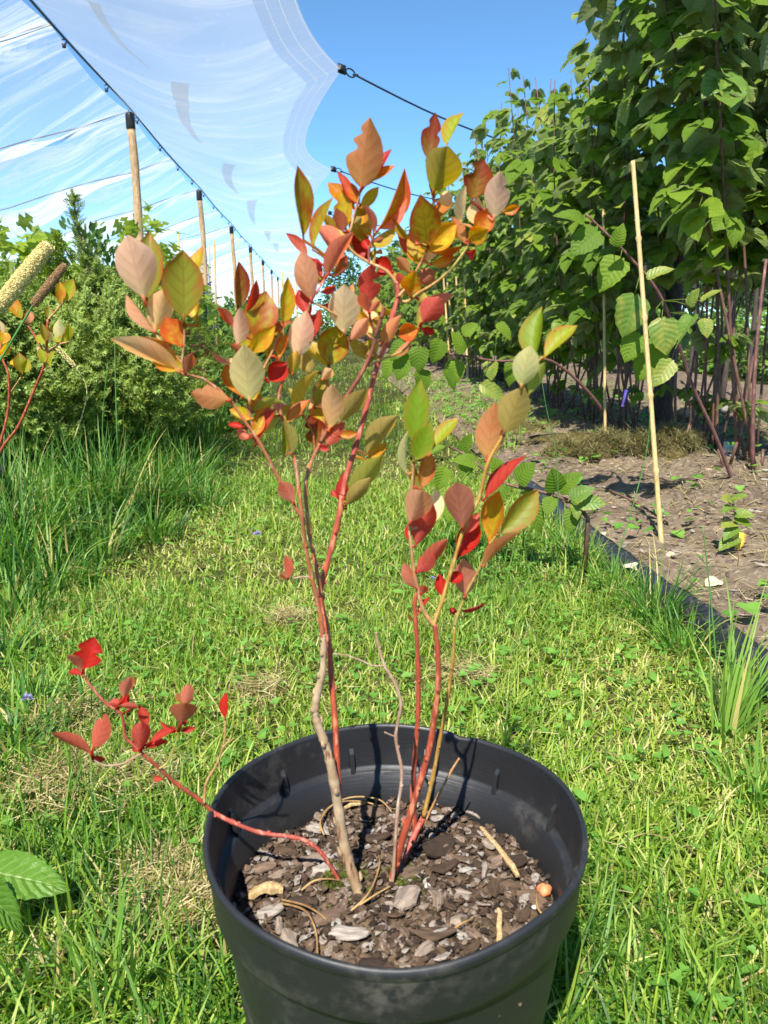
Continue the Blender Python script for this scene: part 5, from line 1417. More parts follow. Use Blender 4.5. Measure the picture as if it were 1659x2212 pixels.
# ---------------------------------------------------------------- the edging of the bed and things lying on the soil
def edging_mat():
    t = NT('black edging')
    co = t.obj()
    n1 = t.noise(26, 5, co); n2 = t.noise(140, 4, t.n('Mapping', {'Vector': co, 'Scale': (1, .5, 1)}).outputs[0])
    c = t.mix(t.math('MULTIPLY', t.rng(n1, .5, .75), t.rng(n2, .45, .62)), srgb(34, 35, 39), srgb(128, 118, 106))
    return t.fin(t.n('BsdfPrincipled', {'Base Color': c, 'Roughness': 0.42, 'Specular IOR Level': 0.5, 'Normal': t.bump(n1, 0.5, 0.006)}))
yy = np.concatenate([np.arange(0.3, 2.55, 0.012), np.arange(2.56, 2.7, 0.06)])
V, F = [], []
for y in yy:
    wv_ = 0.003 * math.sin(y * 11) + 0.001 * math.sin(y * 27 + 1) + 0.004 * math.sin(y * 5.3)
    h_ = 0.057 + 0.005 * math.sin(y * 6.1) + 0.002 * math.sin(y * 19)
    cr = 0.002 * math.sin(y * 61) + 0.002 * math.sin(y * 43 + 1)
    for a, zz in ((-0.030, -0.006), (-0.020, h_ * 0.45), (0.004, h_ * 0.92), (0.012, h_), (0.019, h_ * 0.9), (0.012, -0.006)):
        V.append((BX + wv_ + a + cr * (zz > 0) * (0.5 + zz * 8), y, zz))
for j in range(len(yy) - 1):
    for a in range(5): F.append((j * 6 + a, (j + 1) * 6 + a, (j + 1) * 6 + a + 1, j * 6 + a + 1))
tag(link('bed_edging', npmesh('bed_edging', np.array(V), [np.array(F)], edging_mat(), np.array(V)[:, :2])), label='dusty black plastic edging strip between the lawn and the soil bed', cat='edging')
def bed_pts(n, x0, x1, y0, y1):
    x = rng.uniform(x0, x1, n); y = y0 + (y1 - y0) * rng.random(n) ** 1.5
    return x, y
clod = chip_tpl(99, 7)
clod = (clod[0] * np.array([1, 1, 2.6]), clod[1], clod[2])
M_clod = basic('soil clods', srgb(120, 104, 90), srgb(92, 78, 66), 0.95, 60, 0.5, spec=0.1)
x, y = bed_pts(17000, BX + .03, 2.6, 0.7, 6)
nrm = rng.normal(0, 0.4, (len(x), 3)); nrm[:, 2] = 1
a = rng.uniform(0, 6.28, len(x))
tag(link('soil_clods', scatter('soil_clods', clod, rotmats(np.stack([np.cos(a), np.sin(a), 0 * a], 1), nrm), np.stack([x, y, bedz(x, y) + .002], 1), rng.exponential(0.0055, len(x)).clip(0.002, 0.028), M_clod, smooth=False)),
    kind='stuff', label='crumbly grey brown soil clods on the bed', cat='soil clods')
x, y = bed_pts(22000, BX + .03, 2.6, 0.7, 7)
kk = rng.random(len(x)) < np.clip(0.45 + 0.8 * noise2(x, y, 4, 61), 0.08, 1)
x, y = x[kk], y[kk]
n = len(x)
V, F, UV, k = blades(np.stack([x, y, bedz(x, y) + rng.uniform(.005, .02, n)], 1), rng.uniform(0.02, 0.11, n), rng.uniform(0.0016, 0.0036, n), rng.uniform(0, 6.28, n), rng.uniform(1.4, 1.66, n), rng.normal(0, 0.12, n))
tag(link('straw_litter', npmesh('straw_litter', V, F, M_straw, UV, np.repeat(rng.random(n), k))), kind='stuff', label='dry straw and stem litter on the soil bed', cat='straw litter')
chw = chip_tpl(17, 8)
x, y = bed_pts(1600, BX + .05, 2.5, 0.8, 6)
nrm = rng.normal(0, 0.35, (len(x), 3)); nrm[:, 2] = 1
a = rng.uniform(0, 6.28, len(x))
tag(link('wood_chips', scatter('wood_chips', chw, rotmats(np.stack([np.cos(a), np.sin(a), 0 * a], 1), nrm), np.stack([x, y, bedz(x, y) + .006], 1), np.stack([rng.uniform(.006, .022, len(x)), rng.uniform(.004, .01, len(x)), rng.uniform(.004, .008, len(x))], 1), M_bark, rng.uniform(.55, 1, len(x)), smooth=False)),
    kind='stuff', label='small wood chips and dry leaf scraps strewn on the soil bed', cat='wood chips')
# low weeds on the bed
x, y = bed_pts(6500, BX + .05, 2.7, 1.0, 9)
kk = noise2(x, y, 3.2, 88) + 0.15 * rng.normal(size=len(x)) > 0.18 - 0.05 * (y > 3) - 0.5 * ((y > 2.9) & (x < 1.2))
x, y = x[kk], y[kk]
nrm = rng.normal(0, 0.35, (len(x), 3)); nrm[:, 2] = 1
a = rng.uniform(0, 6.28, len(x))
tag(link('bed_weeds', scatter('bed_weeds', clover, rotmats(np.stack([np.cos(a), np.sin(a), 0.2 + 0 * a], 1), nrm), np.stack([x, y, bedz(x, y) + rng.uniform(.01, .05, len(x))], 1), rng.uniform(.009, .026, len(x)), M_clover)),
    kind='stuff', label='low green weeds spreading over the soil bed', cat='weeds')
# heaps of dry grass
def heap(px, py, zb, rx, ry, h, n, label):
    c = gp(px, py, zb)
    c.z = float(bedz(c.x, c.y))
    t = rng.uniform(0, 6.28, n); u = rng.random(n) ** 0.5
    x = c.x + rx * u * np.cos(t) * (1 + 0.2 * np.sin(3 * t)); y = c.y + ry * u * np.sin(t) * (1 + 0.2 * np.cos(2 * t))
    top = h * np.sqrt(np.clip(1 - u * u, 0, 1)) * (1 + 0.25 * np.sin(x * 60) * np.cos(y * 45))
    z = bedz(x, y) + top * rng.uniform(0.55, 1.0, n)
    V, F, UV, k = blades(np.stack([x, y, z], 1), rng.uniform(.025, .07, n), rng.uniform(.0014, .003, n), rng.uniform(0, 6.28, n), rng.uniform(1.0, 1.8, n), rng.normal(0.1, 0.6, n))
    m1 = npmesh('hay', V - np.array(tuple(c)), F, M_hay, UV, np.repeat(rng.random(n), k))
    m = MB()
    m.lathe([(1.0, -0.1), (0.93, 0.2), (0.75, 0.5), (0.45, 0.74), (0.02, 0.85)], 28, (0, 0, 0), wob=lambda a, r, z_: (1 + 0.15 * math.sin(3 * a), 0.05 * math.sin(5 * a)))
    core = m.mesh('core', M_haycore)
    co = np.zeros(len(core.vertices) * 3, np.float32); core.vertices.foreach_get('co', co)
    co = co.reshape(-1, 3) * np.array([rx * .9, ry * .9, h * .95]); core.vertices.foreach_set('co', co.ravel().astype(np.float32))
    core.materials.clear(); core.materials.append(M_haycore)
    o = thing('hay_heap', c, label, 'hay heap')
    link('hay', m1, o, c); link('packed_hay', core, o, c)
M_hay = grassmat('old hay', [(0.0, srgb(84, 82, 42)), (0.5, srgb(116, 110, 62)), (1, srgb(160, 150, 98))], 0.15, 0.7)
M_haycore = basic('packed old hay', srgb(92, 82, 48), srgb(64, 56, 34), 0.95, 60, 0.8, spec=0.1)
heap(1425, 1010, .05, .16, .13, .125, 4200, 'largest mound of old hay behind the tall bamboo cane')
heap(1295, 1000, .05, .10, .10, .09, 2200, 'smaller dark mound of old hay left of the largest one')
heap(1215, 990, .05, .08, .08, .07, 1200, 'small flat tuft of old hay near the low raspberry leaves')
heap(1120, 925, .04, .28, .22, .03, 2600, 'wide thin spread of dry hay at the edge of the bed')
heap(1250, 960, .05, .25, .14, .03, 1500, 'flat strip of dry hay above the small mounds')
# single dry leaves, a stone, a purple tie, a stick
M_dryleaf = leafmat('dry cream leaf', srgb(224, 212, 180), srgb(204, 184, 146), srgb(232, 226, 206), vein=srgb(170, 150, 110), nv=6, trans=0.15, rough=0.7, bump=0.4)
def fallen(px, py, L, rz, label, mat=None, cup=0.25, nm='fallen_leaf', z=None):
    c = gp(px, py, 0.05)
    c.z = (float(bedz(c.x, c.y)) if c.x > BX else 0.03) + 0.010
    tp = leaf_tpl(1, 0.6, 10, 6, 'ell', cup, 0.25, 0.04, 0.05)
    M = rotmats(np.array([[math.cos(rz), math.sin(rz), 0.22]]), np.array([[0.1, -0.35, 1.0]]))
    tag(link(nm, scatter(nm, tp, M, np.zeros((1, 3)), np.array([L]), mat or M_dryleaf, np.array([random.random()])), None, c), label, 'dry leaf')
fallen(1525, 1245, 0.055, 0.3, 'white curled dry leaf on the bare soil right of the long grass tuft')
fallen(1560, 985, 0.13, 0.5, 'long cream dry leaf on the soil at the foot of the leaning cane')
fallen(1345, 1215, 0.05, -0.6, 'cream dry leaf lying against the black edging')
fallen(1307, 1140, 0.04, 1.7, 'small dry leaf standing upright on the soil left of the tall bamboo cane', cup=0.1)
fallen(1440, 1180, 0.035, 0.1, 'flat pale leaf scrap below the foot of the tall bamboo cane')
fallen(1480, 860, 0.09, 0.9, 'grey cream dry leaf under the raspberry canes')
fallen(1290, 1085, 0.03, 2.2, 'tiny cream leaf scrap near the low raspberry leaves')
a, b = gp(1315, 1083, .06), gp(1445, 1122, .055)
a.z += .035; b.z = float(bedz(b.x, b.y)) + .006
m = MB(); m.tube([a.lerp(b, q) + Vector((0, 0, .008 * math.sin(q * 3.1))) for q in np.linspace(0, 1, 8)], [0.0042 - .001 * q for q in np.linspace(0, 1, 8)], 7)
tag(link('cut_cane', m.mesh('cut_cane', M_cane, a), None, a), 'cut brown cane lying on the soil across the foot of the tall bamboo', 'cut cane')
a = wp(1357, 840, 3.1); b = wp(1345, 880, 3.05)
m = MB()
sd_ = RIGHT * 0.012
V = []
for q in np.linspace(0, 1, 7):
    c = a.lerp(b, q) + Vector((0, 0, .006 * math.sin(q * 7)))
    V += [tuple(c - sd_ * (1 - .4 * q)), tuple(c + sd_ * (1 - .4 * q) + HEAD * .004), tuple(c + HEAD * .004)]
m.add(V, [(i * 3 + j, i * 3 + (j + 1) % 3, i * 3 + 3 + (j + 1) % 3, i * 3 + 3 + j) for i in range(6) for j in range(3)])
tag(link('plant_tag', m.mesh('plant_tag', basic('purple plastic', srgb(96, 86, 170), srgb(84, 74, 150), 0.5), a), None, a), 'strip of purple plastic tag among the cut cane stumps', 'plant tag')
lump('field_stone', gp(1480, 905, .06), 0.055, basic('field stone', srgb(170, 140, 108), srgb(140, 118, 96), .9, 20, .5), 'rounded tan stone on the soil under the raspberry canes', 'stone', (1, 1, .6), 8)
lump('field_stone', gp(1560, 895, .06), 0.06, basic('grey stone', srgb(140, 132, 124), srgb(112, 104, 98), .9, 20, .5), 'grey brown stone right of the tan stone under the canes', 'stone', (1, 1, .5), 9)
# ---------------------------------------------------------------- tufts of long grass
def tuft(c, n, h, spread, label, wd=0.0042, group=None, lean=0.35, curve=0.9, col=(0.0, 0.9), az0=None):
    c = Vector(c)
    az = rng.uniform(0, 6.28, n) if az0 is None else rng.normal(az0, 0.9, n)
    r = spread * rng.random(n) ** 0.7
    root = np.stack([c.x + r * np.cos(az), c.y + r * np.sin(az), np.full(n, c.z)], 1)
    V, F, UV, k = blades(root, h * rng.uniform(.45, 1.1, n), wd * rng.uniform(.6, 1.3, n), az + rng.normal(0, .5, n), np.abs(rng.normal(lean * .7, lean * .6, n)), rng.normal(curve, .75, n), 7)
    rn = rng.uniform(col[0], col[1], n)
    rn = np.where(rng.random(n) < 0.06, 1.0, rn)
    tag(link('grass_tuft', npmesh('grass_tuft', V - np.array(tuple(c)), F, M_tall, UV, np.repeat(rn, k)), None, c), label, 'grass tuft', group)
tf = 'long green grass tuft growing along the pots at the left of the lawn'
for (px, py, n, h, s) in [(40, 1210, 150, .30, .07), (110, 1170, 170, .34, .09), (190, 1130, 190, .38, .09), (260, 1130, 190, .34, .09), (330, 1110, 170, .26, .08), (150, 1060, 150, .42, .08), (250, 1050, 170, .42, .09),
        (330, 1040, 190, .36, .09), (400, 1060, 190, .26, .09), (60, 1100, 130, .42, .08), (310, 985, 150, .42, .09), (430, 985, 170, .34, .08), (470, 935, 130, .30, .08), (395, 950, 150, .4, .09), (20, 1160, 110, .36, .07), (20, 1250, 130, .30, .08), (-40, 1240, 120, .34, .08), (70, 1215, 130, .30, .07), (-10, 1200, 120, .38, .07), (30, 1330, 90, .20, .08), (120, 1270, 110, .20, .09), (10, 1430, 80, .15, .08), (60, 1560, 70, .12, .07), (20, 1640, 70, .11, .06), (220, 1210, 110, .22, .09), (330, 1165, 100, .17, .08), (440, 1100, 120, .16, .07), (150, 1200, 120, .22, .07)]:
    g = gp(px, py, 0)
    tuft(g, int(n * 1.15), h * 0.9, s, tf, 0.0056, 'long grass tufts along the left edge')
g = gp(400, 1075, 0)
tuft(g, 260, .26, .07, 'low bushy fine grass tuft spilling onto the lawn under the dark shrub', .0022, None, .6, 1.2, (.2, .7))
g = gp(1415, 1350, 0)
tuft(g, 170, .19, .04, 'dark fine grass tuft hanging over the black edging', .0030, None, .6, .9, (.1, .7))
for px_, py_, n__, h__ in ((1260, 1215, 90, .10), (1330, 1275, 100, .12), (1480, 1410, 110, .13), (1385, 1320, 80, .10), (1600, 1530, 90, .12), (1215, 1180, 90, .12)):
    tuft(gp(px_, py_, 0), n__, h__, .045, 'grass tuft overhanging the black edging of the bed', .0036, 'grass tufts along the black edging', .6, .8, (.3, .9))
g = gp(1560, 1600, 0)
tuft(g, 46, .24, .03, 'tall bright grass tuft by the black edging at the right', .0055, None, .4, .35, (.6, .9), 0.6)
g = gp(1640, 1720, 0)
tuft(g, 60, .11, .05, 'short broad grass tuft at the right edge of the lawn', .005, None, .5, .8, (.5, .9))
g = gp(240, 2140, 0)
tuft(g, 46, .10, .03, 'broad bladed grass tuft on the lawn left of the pot', .0048, None, .5, .5, (.5, .9))
g = gp(190, 1545, 0)
tuft(g, 60, .11, .04, 'flattened grass tuft near the low red sprig', .004, None, .9, .8, (.1, .7))
# single flowering stalks
def stalk(pts, r, label, mat, head=None):
    P = [Vector(p) for p in smooth_path([tuple(wp(*p)) for p in pts], 5)]
    t = thing('grass_stalk', P[0], label, 'grass stalk')
    m = MB(); m.tube(P, [r * (1 - .5 * i / len(P)) for i in range(len(P))], 6)
    link('stem', m.mesh('stem', mat, P[0]), t, P[0])
    if head: head(P, t)
M_stalk = basic('green stalk', srgb(92, 138, 62), srgb(70, 118, 56), 0.5, 40)
M_paleear = basic('dry ear', srgb(206, 194, 132), srgb(176, 158, 100), 0.8, 300, .4)
def ear(P, t):
    m = MB()
    for i in range(46):
        q = i / 46
        b = P[-1].lerp(P[-6], q)
        a = i * 2.4
        d = (P[-1] - P[-6]).normalized()
        o = d.orthogonal(); o.rotate(Matrix.Rotation(a, 3, d))
        m.tube([b, b + o * .004 + d * .004, b + o * .005 + d * .011], [.0012, .0016, .0003], 5)
    link('ear', m.mesh('ear', M_paleear, P[0]), t, P[0])
for pts, r, lab, hd in [([(1203, 1190, 1.72), (1204, 1000, 1.7), (1180, 880, 1.68), (1160, 760, 1.66)], .0012, 'thin upright grass stalk in front of the low raspberry leaves', None),
        ([(1322, 1240, 1.5), (1365, 1100, 1.5), (1398, 970, 1.5), (1404, 880, 1.48)], .0014, 'thin grass stalk leaning right in front of the bare soil', None),
        ([(1548, 1440, 1.25), (1535, 1290, 1.25), (1518, 1135, 1.24)], .0018, 'tall pale green grass blade standing by the dark tuft', None),
        ([(255, 1010, 2.5), (250, 850, 2.5), (248, 740, 2.5), (247, 690, 2.5)], .0020, 'straight bluish green stalk in front of the leaning conifer stem', None),
        ([(222, 1010, 2.4), (222, 900, 2.4), (232, 790, 2.4)], .0016, 'second thin green stalk left of the straight one', None),
        ([(450, 1010, 3.2), (452, 900, 3.2), (452, 790, 3.2)], .002, 'green stalk rising in front of the dark red shrub', None),
        ([(160, 950, 2.0), (188, 850, 2.0), (165, 795, 2.0), (128, 755, 2.0)], .0014, 'bent straw coloured grass stalk with a pale ear', ear)]:
    stalk(pts, r, lab, M_stalk if hd is None else M_paleear, hd)

# ---------------------------------------------------------------- flower spikes at the left edge
M_spike = basic('cream flower spike', srgb(232, 216, 150), srgb(214, 192, 122), 0.9, 400, .3)
M_spike2 = basic('brown flower spike', srgb(176, 142, 100), srgb(142, 108, 74), 0.9, 400, .3)
def spike(p0, p1, fw, r, mat, label, base):
    a, b = wp(p0[0], p0[1], fw), wp(p1[0], p1[1], fw)
    t = thing('flower_spike', a, label, 'flower spike')
    d = (b - a).normalized()
    L = (b - a).length
    m = MB()
    m.tube([a.lerp(b, q) for q in np.linspace(0, 1, 12)], [r * .72 * (0.3 + 0.7 * math.sin(math.pi * min(1, .12 + .8 * q)) ** .5) for q in np.linspace(0, 1, 12)], 10)
    link('core', m.mesh('core', mat, a), t, a)
    n_ = 2800
    q = rng.random(n_); an = rng.uniform(0, 6.28, n_)
    o = d.orthogonal().normalized(); o2 = d.cross(o)
    rr_ = r * (0.45 + .55 * np.sin(np.pi * np.minimum(1, .12 + .8 * q)) ** .5)
    dirs = np.cos(an)[:, None] * np.array(o) + np.sin(an)[:, None] * np.array(o2)
    pos = np.array(a) + q[:, None] * np.array(d) * L + dirs * (rr_ * .72)[:, None]
    fl = join_tpl([xf(leaf_tpl(1, .4, 2, 1, 'ell', .1, .2), az_, 1, (0, 0, 0), -.9) for az_ in (0, 1.6, 3.1, 4.7)])
    tan_ = np.cross(dirs, np.array(d))
    me = scatter('florets', fl, rotmats(tan_ + rng.normal(0, .3, (n_, 3)), dirs + np.array(d) * .5 + rng.normal(0, .3, (n_, 3))), pos - np.array(a), r * rng.uniform(.10, .22, n_), mat)
    link('florets', me, t, a)
    P = [Vector(p) for p in smooth_path([tuple(wp(x, y, f)) for x, y, f in base] + [tuple(a)], 6)]
    P.append(a + d * .01)
    m = MB(); m.tube(P, .0019, 6)
    link('stalk', m.mesh('stalk', M_stalk, a), t, a)
spike((-6, 668), (106, 528), 1.30, .0165, M_spike, 'thick fluffy cream flower spike at the left edge under the net', [(-150, 1150, 1.3), (-90, 900, 1.3), (-40, 740, 1.3)])
spike((72, 658), (141, 572), 1.42, .0100, M_spike2, 'smaller brown faded flower spike right of the cream one', [(-130, 1100, 1.42), (-60, 880, 1.42), (10, 762, 1.42)])

# ---------------------------------------------------------------- shrubs and pots at the left
M_jun = NT('x').m
bpy.data.materials.remove(M_jun)
M_jun = leafmat('conifer needles', srgb(58, 90, 30), srgb(150, 166, 64), srgb(126, 148, 78), nv=1, trans=0.3, rough=0.5, bump=0.0, veinmix=0.0)
M_twig = basic('brown twig', srgb(136, 104, 76), srgb(104, 76, 56), .85, 90, .4)
def needle_spray(n_=16):
    V, F, uv = [], [], []
    r = random.Random(4)
    for i in range(n_):
        q = i / n_
        a = i * 2.4
        b = np.array([q * 0.9, 0, 0])
        d = np.array([.55, math.cos(a) * .8, math.sin(a) * .8]) * .40 * (1.05 - .5 * q)
        s = np.array([0, -math.sin(a), math.cos(a)]) * .06
        V += [b - s, b + s, b + d]; F.append((i * 3, i * 3 + 1, i * 3 + 2)); uv += [(0, .5), (.3, .5), (1, .5)]
    return np.array(V), [np.array(F)], np.array(uv)
spray = needle_spray()
def crown_pts(c, h, r, n, rough=0.25, seed=1, base=0.08, cut=0.0):
    """points through an uneven crown: clumps pushed in and out"""
    P = []
    while len(P) < n:
        m_ = n * 3
        th = rng.uniform(0, 6.283, m_); q = rng.random(m_)
        u = rng.random(m_) ** 0.45
        prof = np.sin(np.pi * np.clip(base + q * (0.97 - base), 0, 1)) ** 0.6
        lump_ = 1 + rough * noise2(th * 2.2, q * 6, 1.6, seed)
        rr_ = r * prof * u * lump_
        x = c[0] + rr_ * np.cos(th); y = c[1] + rr_ * np.sin(th); z = c[2] + q * h * (1 + rough * .5 * noise2(th * 2, q * 2, 1.3, seed + 5))
        keep = noise2(x * 9, y * 9 + z * 11, 1.5, seed + 9) > -0.55 + cut
        for i in np.nonzero(keep)[0]: P.append((x[i], y[i], z[i], math.cos(th[i]), math.sin(th[i])))
    return np.array(P[:n])
def shrub(name, c, h, r, n, tp, size, mat, label, cat, group=None, up=0.6, jit=0.6, rough=0.25, stems=6, seed=1, droop=0.0, base=.08, flat=0.4, smat=None):
    c = Vector(c)
    t = thing(name, c, label, cat, group)
    P = crown_pts(c, h, r, n, rough, seed, base)
    q = (P[:, 2] - c.z) / h
    X = np.stack([P[:, 3], P[:, 4], up * (0.3 + q) - droop], 1) + rng.normal(0, jit, (n, 3))
    N_ = np.stack([P[:, 3] * .4, P[:, 4] * .4, np.ones(n)], 1) + rng.normal(0, flat, (n, 3))
    link('foliage', scatter('foliage', tp, rotmats(X, N_), P[:, :3], rng.uniform(size[0], size[1], n), mat, rng.random(n), c), t, c)
    for i in range(stems):
        e = P[rng.integers(n)]
        m = MB()
        e = Vector((c.x + (e[0] - c.x) * .8, c.y + (e[1] - c.y) * .8, c.z + h * random.uniform(.5, .95)))
        m.tube(cane_path(c + Vector((random.uniform(-.03, .03), random.uniform(-.03, .03), 0)), e, (random.gauss(0, .03), random.gauss(0, .03)), 7), [.008 - .0055 * k / 6 for k in range(7)], 6)
        link('stem', m.mesh('stem', smat or M_twig, c), t, c)
    return t
def shrubP(px, fw, **k):
    p = wp(px, 1000, fw); p.z = 0.0
    return p
# tubs they stand in
def tub(px, fw, r, h, label):
    c = shrubP(px, fw)
    o = thing('nursery_pot', c, label, 'nursery pot')
    m = MB(); m.lathe([(r * .78, 0), (r * .96, h * .86), (r * .97, h * .88), (r * 1.04, h * .89), (r * 1.05, h), (r * .99, h), (r * .95, h * .86)], 40, c)
    link('wall', m.mesh('wall', M_pot, c), o, c)
    m = MB(); m.lathe([(r * .95, h * .86), (r * .5, h * .88), (.001, h * .89)], 40, c)
    link('soil', m.mesh('soil', M_potsoil, c), o, c)
    return c + Vector((0, 0, h * .88))
tA = tub(-126, 1.95, .135, .23, 'black nursery pot at the left picture edge holding the small red stemmed bush')
tB = tub(205, 3.15, .17, .20, 'black nursery pot of the conifer, half hidden behind long grass')
tC = tub(345, 3.7, .16, .18, 'black nursery pot under the dark red shrub')
tD = tub(20, 2.75, .16, .2, 'black nursery pot behind the small red stemmed bush')
# conifers
shrub('conifer_shrub', tB + Vector((0, 0, -.03)), .60, .46, 5000, spray, (.045, .08), M_jun, 'spreading green conifer shrub with a long leaning leader shoot', 'conifer', None, .9, .55, .35, 8, 3)
jl = [(262, 780, 3.1), (247, 745, 3.1), (225, 690, 3.08), (201, 620, 3.06), (185, 560, 3.05), (168, 490, 3.04), (157, 418, 3.03)]
P = [Vector(p) for p in smooth_path([tuple(wp(*p)) for p in jl], 6)]
lead = thing('conifer_leader', P[0], 'bare brown leader of the conifer leaning up left to a needled tip', 'conifer shoot')
m = MB(); m.tube(P, [.0095 - .007 * i / len(P) for i in range(len(P))], 8)
link('stem', m.mesh('stem', M_twig, P[0]), lead, P[0])
n = 240
q = np.where(rng.random(n) < 0.62, rng.uniform(0.62, 1.0, n), rng.uniform(0.1, 0.62, n))
base_ = np.array([tuple(P[int(v * (len(P) - 1))]) for v in q])
dirs = rng.normal(0, 1, (n, 3)); dirs[:, 2] = np.abs(dirs[:, 2]) * .6 + .3
dirs /= np.linalg.norm(dirs, axis=1, keepdims=True)
posn = base_ + dirs * (rng.random(n) * .042 * (1.25 - q))[:, None]
link('needles', scatter('needles', spray, rotmats(dirs, rng.normal(0, 1, (n, 3))), posn, rng.uniform(.024, .042, n), M_jun, rng.uniform(.4, 1, n), P[0]), lead, P[0])
shrub('conifer_shrub', tD, .50, .34, 3600, spray, (.042, .075), M_jun, 'dense green conifer shrub behind the flower spikes at the left edge', 'conifer', None, .9, .55, .35, 6, 8)
# leafy shrubs
M_lime = leafmat('lime lobed leaf', srgb(126, 156, 38), srgb(168, 186, 56), srgb(150, 168, 90), vein=srgb(190, 200, 100), nv=5, trans=.45, rough=.5, bump=.3)
M_dgreen = leafmat('dark small leaf', srgb(46, 88, 34), srgb(92, 132, 48), srgb(112, 140, 84), vein=srgb(112, 146, 70), nv=6, trans=.3, rough=.4, bump=.2)
M_mid = leafmat('mid green leaf', srgb(76, 116, 42), srgb(124, 152, 58), srgb(130, 150, 92), vein=srgb(140, 166, 84), nv=6, trans=.35, rough=.45, bump=.3)
M_dred = leafmat('dark red leaf', srgb(104, 48, 44), srgb(132, 74, 52), srgb(120, 78, 70), vein=srgb(150, 80, 70), nv=5, trans=.3, rough=.45, bump=.2, blotch=srgb(96, 110, 48))
lob = leaf_tpl(1, 1.05, 14, 4, 'lobed', .12, .15)
el = leaf_tpl(1, .46, 6, 2, 'ell', .2, .2)
hl = leaf_tpl(1, .8, 5, 2, 'heart', .18, .2)
ln = leaf_tpl(1, .22, 4, 2, 'lance', .2, .3)
def at0(px, fw): return shrubP(px, fw)
shrub('lobed_shrub', at0(60, 4.0), 1.06, .42, 520, lob, (.07, .12), M_lime, 'lime green shrub with large lobed leaves behind the flower spikes', 'shrub', None, .5, .5, .35, 6, 11)
shrub('lobed_shrub', at0(350, 4.7), 1.08, .38, 420, lob, (.06, .10), M_lime, 'lime green lobed shrub behind the pale pink leaves, right of the nearest post', 'shrub', None, .5, .5, .35, 6, 12)
shrub('twiggy_shrub', at0(235, 4.3), 1.05, .26, 1100, el, (.035, .06), M_dgreen, 'upright dark green shrub with small pointed leaves at the foot of the nearest post', 'shrub', None, 1.3, .5, .28, 18, 13)
shrub('dark_red_shrub', tC, .46, .30, 1100, el, (.035, .06), M_dred, 'low dark red leaved shrub behind the hanging left leaves', 'shrub', None, .5, .6, .3, 7, 15)
shrub('leafy_shrub', at0(500, 4.5), .52, .26, 800, el, (.035, .06), M_mid, 'small mid green shrub right of the dark red one at the lawn edge', 'shrub', None, .7, .6, .35, 6, 16)
# lavender like spikes
c = at0(448, 5.1)
t = thing('lavender_plant', c, 'tall lavender with pale violet flower spikes behind the left leaf cluster', 'lavender')
M_lav = basic('lavender flowers', srgb(150, 138, 190), srgb(116, 106, 164), .8, 200)
m = MB(); pos = []; dd_ = []
for i in range(26):
    a = random.uniform(0, 6.28); rr_ = random.uniform(.02, .14)
    e = c + Vector((rr_ * math.cos(a), rr_ * math.sin(a), random.uniform(.72, 1.0)))
    P = cane_path(c + Vector((random.gauss(0, .03), random.gauss(0, .03), 0)), e, (random.gauss(0, .02), 0), 8)
    m.tube(P, .0026, 5)
    for k in range(30):
        q = random.uniform(.66, 1)
        pos.append(tuple(P[min(6, int(q * 7))].lerp(P[min(7, int(q * 7) + 1)], q * 7 % 1)))
        a2 = random.uniform(0, 6.28); dd_.append((math.cos(a2), math.sin(a2), .6))
link('stem', m.mesh('stem', M_stalk, c), t, c)
link('blossoms', scatter('blossoms', el, rotmats(np.array(dd_), rng.normal(0, 1, (len(pos), 3))), np.array(pos), rng.uniform(.014, .024, len(pos)), M_lav, None, c), t, c)
# the row of shrubs running off under the net
kinds = [(el, (.05, .085), M_mid, 'mid green'), (hl, (.06, .10), M_dgreen, 'dark green'), (hl, (.06, .10), M_mid, 'broad leaved'), (el, (.05, .08), M_dgreen, 'fine leaved'), (ln, (.07, .11), M_mid, 'narrow leaved')]
i = 0
for y in np.arange(5.4, 30, 0.72):
    for x in (-1.3, -2.35):
        tp, sz, mt_, kd = kinds[(i * 3 + (1 if x < -2 else 0)) % 5]
        i += 1
        if x < -2 and y > 17: continue
        h_ = random.uniform(.72, 1.0) if x > -2 else random.uniform(.85, 1.15)
        f = 1 if y < 10 else 1.5
        shrub('row_shrub', (x + random.uniform(-.15, .15), y, 0), h_, random.uniform(.32, .45), int(620 / f ** 1.6), tp, (sz[0] * f, sz[1] * f), mt_, kd + ' shrub in the planted row running off under the net', 'shrub', kd + ' shrubs in the row under the net', .6, .6, .4, 4 if y < 9 else 2, int(y * 10))
# low growth closing the far end of the path
for i, x in enumerate((-0.7, -0.1, 0.5, 1.0)):
    shrub('path_end_shrub', (x, 31 + i * .3, 0), 1.0, .6, 300, hl, (.1, .17), M_mid, 'green shrub closing the far end of the grass path', 'shrub', 'shrubs at the end of the path', .5, .6, .4, 2, 70 + i)
# stakes among the left shrubs
for i, (px, yt, fw, r) in enumerate([(463, 520, 6.2, .009), (452, 530, 6.8, .008), (386, 505, 7.2, .009), (8, 590, 5.0, .012), (640, 598, 14, .016), (610, 590, 12, .014)]):
    b_ = wp(px + 3, 760, fw); b_.z = 0
    e = wp(px, yt, fw)
    m = MB(); m.tube([b_, b_.lerp(e, .5), e], [r, r * .95, r * .9], 7)
    tag(link('plant_stake', m.mesh('plant_stake', M_bamboo, b_), None, b_), ['pale stake beside the lavender', 'thin grey stake just left of the lavender stake', 'thin stake between the two nearest net posts', 'short stake at the left picture edge', 'far stake near the end of the net row', 'far stake left of the farthest visible post'][i], 'stake')
